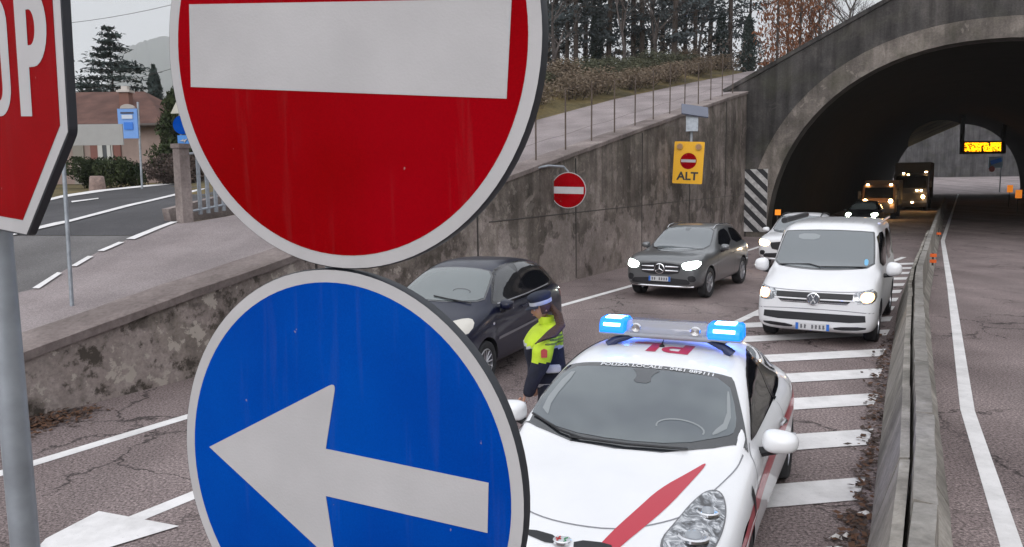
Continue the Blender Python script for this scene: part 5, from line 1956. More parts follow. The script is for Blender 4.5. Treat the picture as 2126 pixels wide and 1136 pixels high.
def hatch(name, label, paint, loc, az, lit=None, core=None):
    c = Car(name, label, 'car', S_HAT, paint, loc, az, HWH, dark=M_BLACK)
    for x, y, r, wd in HWH:
        c.wheel(x, y, r, wd - .01, spokes=7)
    ws = chaikin([(-.69, .98), (-.35, .86), (0, .83), (.35, .86), (.69, .98), (.64, 1.25), (.545, 1.62), (.3, 1.65), (0, 1.66), (-.3, 1.65), (-.545, 1.62), (-.64, 1.25)], 1)
    M_G3 = glass('windscreen_glass_dark_car', (.10, .118, .12), .08)
    g = c.decal('windscreen', ws, 'top', M_FRIT, .004, .06)
    c.decal('glass_pane', [(x * .96, 1.25 + (y - 1.25) * .93) for x, y in ws], 'top', M_G3, .008, .06, parent=g)
    st = [(.30 + .13 * math.cos(t), 1.10 + .05 * math.sin(t)) for t in [i * math.pi / 12 for i in range(-1, 14)]]
    c.decal('steering_wheel_outline', ribbon2(st, .014), 'top', M_DARKHINT, .011, .05, parent=g)
    mb = MB(); Q = []
    for x, y in [(.55, .89), (.2, .90), (-.05, .95)]:
        p, n = c.hit(x, y, 'top'); Q.append(p + n * .02)
    mb.tube(Q, .009, 6); c.part(mb, 'wiper', M_BLACK)
    c.decal('grille', chaikin([(-.30, .70), (.30, .70), (.25, .62), (-.25, .62)], 1), 'front', M_BLACK, .006, .05)
    c.decal('lower_intake', chaikin([(-.5, .46), (.5, .46), (.45, .30), (-.45, .30)], 1), 'front', M_BLACK, .006, .05)
    for sg in (1, -1):
        hp = chaikin([(sg * x, y) for x, y in [(.50, .10), (.46, .22), (.60, .46), (.72, .58), (.80, .52), (.79, .30), (.70, .14)]], 1)
        h = c.decal('headlight', hp, 'top', lit or mat('headlamp_pale', (.55, .52, .46), .2, coat=1), .006, .04)
        if core:
            p, n = c.hit(sg * .62, .66, 'front')
            c.part(MB().lathe([(.001, -.03), (.10, -.02), (.11, .02)], 14, 'Y', p), 'lamp_core', core, h)
        c.mirror(sg * .93, 1.22, 1.02, paint, wd=.19, ht=.14, dp=.10, arm=(.03, .02))
        md = 'right' if sg > 0 else 'left'
        c.decal('window_surround', chaikin([(1.04, 1.00), (1.22, 1.17), (1.52, 1.37), (1.78, 1.455), (2.2, 1.49), (2.7, 1.475), (3.05, 1.37), (3.36, 1.12), (3.2, 1.04), (2.2, 1.0)], 1), md, M_GLOSSBLK, .003, .05)
        c.decal('front_window', chaikin([(1.08, 1.02), (1.30, 1.20), (1.58, 1.37), (1.80, 1.43), (2.08, 1.46), (2.12, 1.03)], 1), md, M_GLASSD, .006, .05)
        c.decal('rear_window', chaikin([(2.19, 1.03), (2.14, 1.46), (2.45, 1.465), (2.80, 1.43), (3.00, 1.34), (3.08, 1.07)], 1), md, M_GLASSD, .006, .05)
        c.decal('rear_quarter_glass', chaikin([(3.14, 1.12), (3.08, 1.30), (3.26, 1.22), (3.32, 1.12)], 1), md, M_GLASSD, .006, .05)
        c.seam([(1.12, 1.05), (1.34, 1.23), (1.62, 1.42), (2.1, 1.48), (2.75, 1.46), (3.2, 1.32)], md, None, .012, 'door_frame_line')
        c.seam([(1.08, .35), (1.06, .7), (1.10, 1.02)], md, None, .010)
        c.seam([(2.13, .30), (2.15, .7), (2.13, 1.04)], md, None, .010)
        c.seam([(2.65, .48), (2.88, .8), (2.92, 1.06)], md, None, .010)
        M_HL = mat('door_trim_grey', (.12, .12, .14), .3, coat=1)
        c.decal('door_trim', ribbon2([(1.12, .58), (2.0, .61), (2.8, .64)], .035), md, M_HL, .008, .06)
        c.decal('chrome_sill_line', ribbon2([(1.2, 1.028), (2.1, 1.045), (3.05, 1.075)], .014), md, M_RIM, .008, .06)
        for yy in (1.95, 2.75):
            p, n = c.hit(yy, .90, md)
            c.part(MB().tube([p + n * .02 + Vector((0, -.09, 0)), p + n * .045, p + n * .02 + Vector((0, .09, 0))], .014, 6), 'door_handle', paint, smooth=True)
        c.decal('tail_light', chaikin([(3.45, .98), (3.62, .96), (3.66, .80), (3.50, .82)], 1), md, mat('tail_red', (.35, .01, .01), .2, coat=1), .006, .05)
        c.decal('side_repeater', [(.98 + .03 * math.cos(i), .80 + .02 * math.sin(i)) for i in range(6)], md, M_WHITEREFL, .006, .05)
    c.plate(0, -.03, .50)
    return c
hb = hatch('hatchback', 'dark blue small hatchback stopped along the wall beside the officer', M_CARBLACK, Vector((-1.47, 9.88, 0)), R(25))
hb.root.scale = (1.03, 1.03, 1.04)

# ---- queue inside the tunnel
q = D(1787, 438, 41)
h2 = hatch('hatchback', 'black car in the tunnel with one whitish headlight, first in the glowing queue', mat('car_paint_black', (.01, .01, .012), .3, coat=.6), Vector((q.x, q.y, 0)), R(31), lamp_mat('greenish_headlamp', (.9, 1, .8), (.8, 1.0, .75), 6), lamp_mat('greenish_core', (1, 1, .9), (.9, 1, .8), 18))

def boxtruck(name, label, cat, loc, az, w_, cabh, boxh, L_, cabm, boxm, headz, hl, marks, group=None):
    root = empty(name, loc, -az, label, cat, group)
    def pt(mb, nm, m, par=None, **k):
        o = mb.build(nm, m, None, **k); o.parent = par or root; return o
    hw = w_ / 2
    mb = MB()
    mb.prism([(0.0, .45), (0.02, 1.2), (.18, cabh * .62), (.45, cabh * .96), (.65, cabh), (1.9, cabh), (1.9, .45)], -hw, hw, (Vector((0, 0, 0)), Vector((0, 1, 0)), Vector((0, 0, 1)), Vector((1, 0, 0))))
    pt(mb, 'cab', cabm, bevel=.05, angle=40)
    pt(MB().box((0, 1.9 + L_ / 2 + .1, boxh / 2 + .45), (w_ + .1, L_, boxh - .9)), 'cargo_box', boxm, bevel=.03)
    n1 = Vector((0, -(cabh * .34), .27)).normalized()
    ws = MB()
    z0_, z1_ = cabh * .62, cabh * .94
    ws.add([(-hw * .88, .155, z0_ + .02), (hw * .88, .155, z0_ + .02), (hw * .84, .405, z1_ - .03), (-hw * .84, .405, z1_ - .03)], [(0, 1, 2, 3)])
    pt(ws, 'windscreen', M_GLASSD)
    pt(MB().box((0, -.03, cabh * .40), (w_ * .72, .05, cabh * .2)), 'grille', M_BLACK, bevel=.02)
    pt(MB().box((0, -.06, .62), (w_, .16, .32)), 'bumper', M_BLACK, bevel=.04)
    for sg in (-1, 1):
        h = pt(MB().box((sg * hw * .76, -.10, headz), (.34, .08, .2)), 'headlight', M_BLACK, bevel=.03)
        pt(MB().lathe([(.001, -.05), (.115, -.04), (.13, .02)], 16, 'Y', (sg * hw * .76, -.14, headz)), 'lit_lens', hl, h)
        m_ = pt(MB().box((sg * (hw + .17), .35, cabh * .72), (.2, .14, .5)), 'mirror', M_BLACK, bevel=.03)
        pt(MB().tube([(sg * hw, .4, cabh * .72), (sg * (hw + .1), .36, cabh * .74)], .025, 6), 'mirror_arm', M_BLACK, m_)
        for y in (1.1, 1.9 + L_ * .75):
            wv_ = pt(MB().lathe([(.25, -.13), (.44, -.14), (.48, -.1), (.48, .1), (.44, .14), (.25, .13)], 24, 'X', (sg * (hw - .15), y, .48)), 'wheel', M_TYRE, angle=50)
            pt(MB().lathe([(.26, -.10 * sg), (.001, .05 * sg)], 16, 'X', (sg * (hw - .06), y, .48)), 'rim', M_RIM, wv_)
    for sg in (-1, 1):
        ll = bpy.data.lights.new('headlight_beam', 'POINT')
        ll.energy = 14
        ll.color = (1.0, .55, .2)
        ll.shadow_soft_size = .12
        lo = bpy.data.objects.new('headlight_beam', ll)
        COL.objects.link(lo); lo.parent = root
        lo.location = (sg * hw * .76, -.45, headz)
    for (x, z) in marks:
        pt(MB().box((x, .5 if z > cabh * .9 else -.12, z), (.16, .1, .08)), 'marker_light', lamp_mat('marker_glow', (1, .8, .6), (1, .62, .28), 25), bevel=.01)
    return root
M_CABD = mat('cab_dark', (.03, .03, .034), .4, coat=.5)
M_BOXD = mat('box_dark', (.02, .02, .022), .7)
q = D(1841, 430, 51)
boxtruck('delivery_van', 'delivery van, its tan colour standing in for headlight glow, with amber headlights in the queue inside the tunnel', 'van', Vector((q.x - .6, q.y, 0)), R(31), 2.0, 2.3, 2.6, 3.2, mat('van_headlight_tint', (.16, .09, .05), .45), mat('box_headlight_tint', (.12, .07, .04), .6), 1.25, lamp_mat('amber_truck', (1, .8, .5), (1.0, .60, .22), 40), [(-.7, 2.32), (.7, 2.32), (0, .95)])  # orange headlight glow on the van is put into its body colours
q = D(1888, 420, 62)
boxtruck('truck', 'tall dark truck with several small roof lights deep in the tunnel', 'truck', Vector((q.x, q.y, 0)), R(31), 2.5, 3.1, 4.0, 6.0, M_CABD, M_BOXD, 1.25, lamp_mat('amber_truck', (1, .8, .5), (1.0, .60, .22), 40), [(-.55, 3.12), (-.2, 3.0), (1.05, 3.2), (.5, 1.75), (.8, 1.75), (-.9, .75), (.2, .8)])
q = D(1820, 425, 74)

# ------------------------------------------------------------------ the officer
def skin(name, verts, edges, m, parent=None, sub=2, root=0, mats=None, zone=None, shape=None):
    """verts: (x,y,z,rx,ry)"""
    me = bpy.data.meshes.new(name)
    bm = bmesh.new()
    sl = bm.verts.layers.skin.verify()
    vs = [bm.verts.new(v[:3]) for v in verts]
    for a, b in edges:
        bm.edges.new((vs[a], vs[b]))
    for i, v in enumerate(vs):
        v[sl].radius = (verts[i][3], verts[i][4] if len(verts[i]) > 4 else verts[i][3])
        v[sl].use_root = (i == root)
    bm.to_mesh(me); bm.free()
    o = bpy.data.objects.new(name, me)
    COL.objects.link(o)
    md = o.modifiers.new('k', 'SKIN'); md.use_smooth_shade = True
    m2 = o.modifiers.new('s', 'SUBSURF'); m2.levels = sub; m2.render_levels = sub
    nm = evalmesh(o)
    o.modifiers.clear()
    o.data = nm
    nm.materials.clear()
    for x in (mats or [m]):
        nm.materials.append(x)
    if shape:
        for v in nm.vertices:
            v.co = shape(v.co)
    for p_ in nm.polygons:
        p_.use_smooth = True
        p_.material_index = zone(p_.center, p_.normal) if zone else 0
    if parent:
        o.parent = parent
    o.name = name
    return o

def merge(objs, name):
    bm = bmesh.new()
    for o in objs:
        bm.from_mesh(o.data)
    me = objs[0].data
    bm.to_mesh(me); bm.free()
    for o in objs[1:]:
        bpy.data.objects.remove(o)
    for p_ in me.polygons:
        p_.use_smooth = True
    return objs[0]

# local frame: faces -X, y away from the camera, z up; origin between the feet
per = empty('person', (0.36, 7.30, -.03), R(8), 'officer in a yellow and navy jacket and white banded cap walking between two cars', 'person')
M_SKIN = mat('skin', (.38, .20, .14), .55)
M_NAVY = mat('navy_cloth', (.008, .010, .024), .85, bump=.4, bscale=30, var=.3, vscale=14)
M_HIVIS = mat('hi_vis_yellow', (.46, .62, .02), .7, bump=.5, bscale=18, var=.10, vscale=9)
M_TAPE = mat('reflective_tape', (.42, .43, .46), .4)
M_HAIR = mat('brown_hair', (.045, .018, .010), .6, bump=.6, bscale=60)
HP = Vector((.04, 0, .90))       # pelvis
# body: legs mid stride, torso leaning a little forward, head turned to the car
bv = [
    (.04, 0, .93, .10, .09), (.03, 0, 1.05, .10, .085), (.01, 0, 1.20, .11, .09), (-.01, 0, 1.34, .10, .08),
    (-.035, 0, 1.44, .05, .055), (-.055, 0, 1.50, .05, .052),
    (-.01, -.17, 1.36, .045), (-.13, -.235, 1.10, .035), (-.27, -.27, .86, .026), (-.295, -.27, .80, .028, .02),
    (-.02, .17, 1.36, .045), (-.05, .23, 1.10, .035), (-.08, .27, .84, .026), (-.09, .27, .78, .028, .02),
    (.03, -.08, .86, .07), (-.10, -.10, .48, .05), (-.16, -.10, .09, .035), (-.30, -.10, .03, .03, .022),
    (.06, .08, .86, .07), (.14, .10, .48, .05), (.30, .10, .12, .035), (.20, .10, .035, .03, .022),
]
be = [(0, 1), (1, 2), (2, 3), (3, 4), (4, 5), (3, 6), (6, 7), (7, 8), (8, 9), (3, 10), (10, 11), (11, 12), (12, 13), (0, 14), (14, 15), (15, 16), (16, 17), (0, 18), (18, 19), (19, 20), (20, 21)]
pieces = [skin('body', bv, be, M_SKIN)]
# head shaped from a sphere, profile towards -X
def head_mesh():
    me = bpy.data.meshes.new('head')
    bm = bmesh.new()
    bmesh.ops.create_uvsphere(bm, u_segments=40, v_segments=28, radius=1)
    for v in bm.verts:
        a, b, c = v.co
        f = -a            # front
        x = a * .098
        y = b * .074
        z = c * .115
        if c < -.2:       # narrow to the chin, jaw forward
            t = (-.2 - c) / .8
            y *= 1 - .38 * t
            x = x * (1 - .25 * t) - .022 * t
        if f > .2:
            ff = (f - .2) / .8
            x -= .020 * ff * math.exp(-((c + .22) / .16) ** 2) * math.exp(-(b / .17) ** 2)     # nose
            x -= .007 * ff * math.exp(-((c + .50) / .07) ** 2) * math.exp(-(b / .25) ** 2)     # lips
            x -= .006 * ff * math.exp(-((c + .80) / .12) ** 2) * math.exp(-(b / .25) ** 2)     # chin
            x += .009 * ff * math.exp(-((c + .02) / .10) ** 2) * math.exp(-((abs(b) - .36) / .15) ** 2)  # eye sockets
            x -= .004 * ff * math.exp(-((c - .16) / .08) ** 2)                                  # brow
        v.co = Vector((x, y, z))
    # ears
    for sg in (-1, 1):
        r = bmesh.ops.create_uvsphere(bm, u_segments=10, v_segments=8, radius=1)
        for v in r['verts']:
            v.co = Vector((v.co.x * .017 + .012, sg * .075 + v.co.y * .008, v.co.z * .030 - .012))
    rot = Matrix.Rotation(R(14), 3, 'Y').inverted() @ Matrix.Rotation(R(10), 3, 'Z')
    for v in bm.verts:
        v.co = rot @ v.co + Vector((-.085, 0, 1.595))
    bm.to_mesh(me); bm.free()
    o = bpy.data.objects.new('head', me)
    COL.objects.link(o)
    return o
pieces.append(head_mesh())
def hand(base, d, side):
    """palm + four fingers + thumb, gently curled; d = direction of the fingers"""
    d = d.normalized()
    a = d.cross(Vector((0, 1, 0))).normalized()
    b = a.cross(d).normalized()
    out = []
    for i, (off, ln) in enumerate(((-.027, .060), (-.009, .072), (.009, .068), (.027, .052))):
        p0 = base + a * off + d * .02
        p1 = p0 + d * (.045 + ln * .35)
        p2 = p1 + (d + b * side * .45).normalized() * ln * .40
        p3 = p2 + (d + b * side * 1.0).normalized() * ln * .28
        out.append(skin('f', [(*p0, .010), (*p1, .0095), (*p2, .0085), (*p3, .0075)], [(0, 1), (1, 2), (2, 3)], M_SKIN, sub=1))
    q0 = base - a * .028
    q1 = q0 - a * .022 + d * .03 + b * side * .012
    q2 = q1 + d * .028 + b * side * .012
    out.append(skin('t', [(*q0, .012), (*q1, .011), (*q2, .0095)], [(0, 1), (1, 2)], M_SKIN, sub=1))
    out.append(skin('p', [(*(base - d * .02), .022, .018), (*(base + d * .02), .034, .014), (*(base + d * .055), .036, .012)], [(0, 1), (1, 2)], M_SKIN, sub=1))
    return out
pieces += hand(Vector((-.30, -.27, .785)), Vector((-.30, -.0, -.9)), -1)
pieces += hand(Vector((-.09, .27, .765)), Vector((-.1, .0, -.95)), 1)
body = merge(pieces, 'body')
body.parent = per
# jacket: a looser shell over torso and arms; yellow above the chest tape and on the upper sleeves
def jzone(c, n):
    if abs(c.y) > .185:
        return 0 if c.z > 1.125 else 1
    if c.z > 1.245 + (.05 if c.x < 0 else 0) * 0:
        return 0
    if c.z > 1.215:
        return 2
    return 1
jv = [
    (.05, 0, .80, .20, .19), (.05, 0, .93, .19, .18), (.04, 0, 1.06, .17, .16), (.015, 0, 1.20, .20, .165), (.0, 0, 1.34, .185, .145), (-.03, 0, 1.43, .085, .085),
    (.0, -.18, 1.355, .100), (-.03, -.25, 1.22, .098), (-.045, -.265, 1.10, .084), (-.11, -.275, .98, .068), (-.165, -.275, .79, .05),
    (-.01, .18, 1.355, .095), (.01, .23, 1.22, .085), (.02, .245, 1.10, .075), (.01, .265, .97, .062), (.0, .27, .79, .05)]
je = [(0, 1), (1, 2), (2, 3), (3, 4), (4, 5), (4, 6), (6, 7), (7, 8), (8, 9), (9, 10), (4, 11), (11, 12), (12, 13), (13, 14), (14, 15)]
def jshape(co):
    k = max(0, min(1, (1.46 - co.z) / .22))
    return Vector((co.x * (1 + .14 * k) - .085 * k, co.y, co.z))
jac = skin('jacket', jv, je, None, per, sub=3, root=0, mats=[M_HIVIS, M_NAVY, M_TAPE], zone=jzone, shape=jshape)
def ringband(name, z0_, z1_, src, m, parent, off=.006, cond=None):
    """closed band lifted off the jacket between two heights"""
    bm = bmesh.new(); bm.from_mesh(src.data)
    for f in list(bm.faces):
        c = f.calc_center_median()
        if not (z0_ < c.z < z1_) or (cond and not cond(c)):
            bm.faces.remove(f)
    bm.normal_update()
    for v in bm.verts:
        v.co += v.normal * off
    for v in [v for v in bm.verts if not v.link_faces]:
        bm.verts.remove(v)
    me = bpy.data.meshes.new(name); bm.to_mesh(me); bm.free()
    me.materials.clear(); me.materials.append(m)
    for p_ in me.polygons:
        p_.material_index = 0
    o = bpy.data.objects.new(name, me); COL.objects.link(o); o.parent = parent
    return o
ringband('hem_tape', .845, .885, jac, M_TAPE, jac, cond=lambda c: abs(c.y) < .215)
# collar
co = MB().lathe([(.072, 0), (.078, .03), (.070, .075), (.062, .075), (.066, .03), (.06, 0)], 20, 'Z', (-.035, 0, 1.43)).build('collar', M_HIVIS, None, smooth=True); co.parent = jac
# belt pouch and white belt
bl = MB().lathe([(.170, -.022), (.176, -.018), (.176, .018), (.170, .022)], 28, 'Z', (-.04, 0, 1.03)).build('belt', M_NAVY, None, angle=50)
bl.parent = per
o = MB().box((-.01, -.185, 1.03), (.15, .05, .075)).build('pouch', mat('white_pouch', (.50, .50, .52), .5), None, bevel=.012); o.parent = bl
# sleeve badge
o = MB().prism(round_poly([(-.028, -.04), (.028, -.04), (.03, .03), (0, .045), (-.03, .03)], .008), 0, .004, (Vector((-.125, -.352, 1.22)), Vector((1, 0, 0)), Vector((0, 0, 1)), Vector((0, -1, 0)))).build('sleeve_badge', mat('badge_red_cloth', (.45, .06, .05), .7), None); o.parent = jac
# writing blocks on the back of the yoke (illegible in the photograph): thin grey dashes
bk = BVHTree.FromPolygons([v.co for v in jac.data.vertices], [tuple(p_.vertices) for p_ in jac.data.polygons])
for row, (z_, n_) in enumerate(((1.36, 6), (1.325, 7), (1.29, 9))):
    prev, mk = None, MB()
    for i in range(n_ * 2):
        ang = R(-62 + (i / 2 - n_ / 2) * 8.5)
        d_ = Vector((math.cos(ang), math.sin(ang), 0))
        h = bk.ray_cast(Vector((-.05, 0, z_)) + d_ * .7, -d_)
        if h[0]:
            q = h[0] + h[1] * .004
            w_ = .0075 + .0035 * (i % 2)
            cur = (q - Vector((0, 0, w_)), q + Vector((0, 0, w_)))
            if prev:
                mk.add([prev[0], cur[0], cur[1], prev[1]], [(0, 1, 2, 3)])
            prev = cur
    o = mk.build('back_print', mat('print_green_grey', (.15, .20, .03), .7), None); o.parent = jac
# trousers
tv = [(-.02, 0, .95, .14, .13), (-.02, 0, .86, .16, .15), (-.02, -.10, .78, .12), (-.10, -.10, .48, .088), (-.155, -.10, .14, .07), (.0, .10, .78, .12), (.14, .10, .48, .082), (.28, .10, .17, .068)]
skin('trousers', tv, [(0, 1), (1, 2), (2, 3), (3, 4), (1, 5), (5, 6), (6, 7)], M_NAVY, per, sub=2)
for (x, y, z, rz_) in ((-.21, -.10, .05, 0), (.26, .10, .07, .2)):
    skin('boot', [(x + .06, y, z, .05), (x - .02, y, z, .052, .045), (x - .11, y, z - .012, .044, .034)], [(0, 1), (1, 2)], M_BLACK, per, sub=2)
# cap: navy crown, white band, peak
hc = Vector((-.085, 0, 1.595))
rot = Matrix.Rotation(R(14), 3, 'Y').inverted() @ Matrix.Rotation(R(10), 3, 'Z')
def lathe_h(prof, sx_, sy_, k=32):
    mb = MB()
    vs = []
    for r_, h_ in prof:
        for j in range(k):
            a = 2 * math.pi * j / k
            vs.append(hc + rot @ Vector((r_ * math.cos(a) * sx_ + .006, r_ * math.sin(a) * sy_, h_)))
    fs = [(i * k + j, i * k + (j + 1) % k, (i + 1) * k + (j + 1) % k, (i + 1) * k + j) for i in range(len(prof) - 1) for j in range(k)]
    mb.add(vs, fs)
    return mb
cap = lathe_h([(.106, .045), (.112, .085), (.122, .105), (.116, .130), (.08, .146), (.001, .150)], 1.0, .84).build('cap', mat('cap_navy', (.010, .014, .03), .8), None, smooth=True, angle=60); cap.parent = per
o = lathe_h([(.104, .030), (.1125, .034), (.1135, .068), (.106, .070)], 1.0, .84).build('cap_band', mat('cap_white', (.42, .44, .50), .6), None, smooth=True, angle=60); o.parent = cap
pk = MB()
vs = []
for i in range(13):
    a = math.pi + (i - 6) * .17
    for r_, h_ in ((.104, .036), (.165 - abs(i - 6) * .006, .014)):
        vs.append(hc + rot @ Vector((r_ * math.cos(a) + .006, r_ * math.sin(a) * .84, h_)))
pk.add(vs, [(2 * i, 2 * i + 1, 2 * i + 3, 2 * i + 2) for i in range(12)])
pk.add([v + Vector((0, 0, .006)) for v in vs], [(2 * i, 2 * i + 2, 2 * i + 3, 2 * i + 1) for i in range(12)])
o = pk.build('cap_peak', mat('cap_navy', (.012, .022, .06)), None, smooth=True); o.parent = cap
# eyes, mouth
def headpt(a):
    return hc + rot @ Vector(a)
for sg in (-1, 1):
    o = MB().lathe([(.001, -.012), (.010, -.006), (.012, .0), (.010, .006), (.001, .012)], 12, 'X', headpt((-.080, sg * .030, .000))).build('eye', mat('eye_white', (.5, .48, .46), .3), None, smooth=True); o.parent = body
    o = MB().tube([headpt((-.090, sg * .018, .018)), headpt((-.086, sg * .045, .016))], .003, 6).build('eyebrow', M_HAIR, None); o.parent = body
o = MB().tube([headpt((-.095, -.018, -.058)), headpt((-.099, 0, -.057)), headpt((-.095, .018, -.058))], .0035, 6).build('lips', mat('lips', (.30, .10, .09), .5), None, smooth=True); o.parent = body
# hair under the cap and a long ponytail swinging over the shoulder
hv = []
ha = lathe_h([(.100, .06), (.106, .03), (.100, -.02), (.085, -.06)], 1.0, .84, 28)
ha.f = [f_ for f_ in ha.f if sum((ha.v[i] - hc).x for i in f_) / len(f_) > -.02]
ha.mi = [0] * len(ha.f)
hair = ha.build('hair', M_HAIR, None, smooth=True); hair.parent = per
rnd = random.Random(12)
for i in range(16):
    dy, dx = rnd.uniform(-.02, .02), rnd.uniform(-.02, .02)
    pts = [headpt((.085, -.02, .01)), Vector((.06 + dx, -.10 + dy, 1.53)), Vector((.06 + dx, -.22 + dy, 1.45)), Vector((-.04 + dx * 1.4, -.30 + dy, 1.39 + dy)), Vector((-.17 + dx * 2, -.345 + dy * .6, 1.33 + dx * 1.2))]
    mb = MB().tube(pts, [.018, .024, .024, .018, .004], 8)
    mb.build('hair_strand', M_HAIR, None, smooth=True).parent = hair
# join strands into the hair mesh
sts = [c for c in COL.objects if c.parent == hair]
bm = bmesh.new(); bm.from_mesh(hair.data)
for s_ in sts:
    bm.from_mesh(s_.data)
bm.to_mesh(hair.data); bm.free()
for s_ in sts:
    bpy.data.objects.remove(s_)
for p_ in hair.data.polygons:
    p_.use_smooth = True

# ------------------------------------------------------------------ trees
def leafmat(name, a, b):
    m = NT(name)
    f, _ = m.noise(.9, 3)
    g, _ = m.noise(9, 2)
    c = m.mix(.5, m.ramp(f, [(.35, a), (.65, b)]), m.ramp(g, [(.3, .6), (.7, 1.4)]), 'MULTIPLY')
    return m.out(c, .9, .1)
M_CEDAR = leafmat('cedar_needles', (.045, .062, .062), (.08, .105, .10))
M_PINE = leafmat('pine_needles', (.045, .055, .060), (.085, .10, .105))
M_CYP = leafmat('cypress_needles', (.035, .048, .046), (.06, .078, .072))
M_RUSSET = leafmat('russet_leaves', (.13, .055, .032), (.22, .10, .055))
M_TWIG = leafmat('bare_twigs', (.07, .06, .058), (.11, .095, .09))
M_HEDGE = leafmat('hedge_leaves', (.022, .032, .016), (.05, .062, .028))
M_HEDGEB = leafmat('brown_hedge', (.07, .052, .046), (.13, .10, .088))
M_SCRUB = leafmat('tan_scrub', (.13, .10, .078), (.24, .19, .14))
M_BARK = mat('bark', (.055, .042, .036), .95, var=.35, vscale=3)

def quad(mb, c, s, rnd, flat=0.0, dirv=None):
    a = Vector((rnd.gauss(0, 1), rnd.gauss(0, 1), rnd.gauss(0, 1) * (1 - flat))).normalized()
    if dirv:
        a = (a + dirv * 1.2).normalized()
    b = a.cross(Vector((rnd.gauss(0, 1), rnd.gauss(0, 1), rnd.gauss(0, 1) + flat * 2))).normalized()
    if flat:
        b.z *= (1 - flat)
    mb.add([c - a * s, c + b * s * .45, c + a * s, c - b * s * .45], [(0, 1, 2, 3)])

def conifer(name, h, spread, seed, label, leaf, loc, style='pine', start=.3, dens=1.0, ls=.22, group=None, lean=0.0):
    rnd = random.Random(seed)
    root = empty(name, loc, rnd.uniform(0, 6.28), label, 'tree', group)
    tr, cr = MB(), MB()
    tr.tube([(0, 0, -.5), (lean * .3, 0, h * .35), (lean * .7, 0, h * .7), (lean, 0, h * .98)], [h * .009 + .05, h * .007 + .04, h * .004 + .03, .02], 8)
    lv = start
    while lv < .98:
        z = h * lv
        k = rnd.randint(2, 4) if style != 'cedar' else rnd.randint(4, 6)
        for _ in range(k):
            a = rnd.uniform(0, 6.28)
            t = (lv - start) / (1 - start)
            if style == 'cedar':
                L = spread * (1.03 - t) ** 1.05 * rnd.uniform(.65, 1.1)
                rise = rnd.uniform(-.02, .12)
            elif style == 'pine':
                L = spread * (.35 + .65 * math.sin(math.pi * min(1, .15 + t * .85))) * rnd.uniform(.35, 1.1)
                rise = rnd.uniform(-.15, .35)
            d = Vector((math.cos(a), math.sin(a), rise))
            x0_ = lean * lv
            p0 = Vector((x0_, 0, z))
            p1 = p0 + d * L * .55
            p2 = p0 + d * L + Vector((0, 0, -L * .06))
            tr.tube([p0, p1, p2], [.035 + L * .008, .02 + L * .003, .01], 5, cap=False)
            n = int((26 if style == 'cedar' else 15) * L * dens) + 8
            for i in range(n):
                u = rnd.uniform(.18, 1.0) ** .8
                w_ = .16 + .22 * L * (1 - abs(u - .6))
                w_ = w_ if style == 'cedar' else w_ * .8
                q = p0 + (p2 - p0) * u + Vector((rnd.gauss(0, w_), rnd.gauss(0, w_), rnd.gauss(0, .10 if style == 'cedar' else .16)))
                quad(cr, q, ls * rnd.uniform(.6, 1.3), rnd, .6 if style == 'cedar' else .2)
        lv += rnd.uniform(.035, .06) if style == 'cedar' else rnd.uniform(.025, .06)
    t_ = tr.build('trunk', M_BARK, None); t_.parent = root
    c_ = cr.build('crown', leaf, None); c_.parent = root
    return root

def column_tree(name, h, r, seed, label, leaf, loc, group=None, n=2600, ls=.18, cat='tree'):
    rnd = random.Random(seed)
    root = empty(name, loc, 0, label, cat, group)
    tr, cr = MB(), MB()
    tr.tube([(0, 0, -.4), (0, 0, h * .5), (0, 0, h * .95)], [.16, .1, .02], 7)
    for i in range(n):
        t = rnd.random() ** .9
        rr = r * math.sin(math.pi * (.12 + .88 * t) ** .8) ** .6 * (1 + .18 * math.sin(t * 23 + i % 3))
        a = rnd.uniform(0, 6.28)
        q = rr * rnd.uniform(.45, 1.05)
        quad(cr, Vector((q * math.cos(a), q * math.sin(a), h * (.04 + .96 * t))), ls * rnd.uniform(.6, 1.3), rnd, 0, Vector((0, 0, 1)))
    o = tr.build('trunk', M_BARK, None); o.parent = root
    o = cr.build('crown', leaf, None); o.parent = root
    return root

def bare_tree(name, h, seed, label, loc, leaf=None, nleaf=0, group=None, ls=.12):
    rnd = random.Random(seed)
    root = empty(name, loc, rnd.uniform(0, 6), label, 'tree', group)
    tr, cr = MB(), MB()
    ends = []
    def br(p, d, L, r_, lev):
        q = p + d * L * .5 + Vector((rnd.gauss(0, .04), rnd.gauss(0, .04), 0)) * L
        e = p + d * L
        tr.tube([p, q, e], [r_, r_ * .8, r_ * .6], 5 if lev < 3 else 3, cap=False)
        if lev >= 5:
            ends.append((q, e))
            return
        for _ in range(rnd.randint(2, 3) + (1 if lev > 1 else 0)):
            nd = (d + Vector((rnd.gauss(0, .42), rnd.gauss(0, .42), rnd.gauss(.05, .25)))).normalized()
            br(e if rnd.random() < .6 else q, nd, L * rnd.uniform(.55, .82), r_ * .55, lev + 1)
    br(Vector((0, 0, -.3)), Vector((0, 0, 1)), h * .30, h * .014 + .03, 0)
    o = tr.build('trunk', leaf and M_BARK or M_TWIG, None); o.parent = root
    if leaf:
        for i in range(nleaf):
            a, b = rnd.choice(ends)
            quad(cr, a + (b - a) * rnd.random() + Vector((rnd.gauss(0, .18), rnd.gauss(0, .18), rnd.gauss(0, .22))), ls * rnd.uniform(.6, 1.3), rnd)
        o = cr.build('crown', leaf, None); o.parent = root
    return root

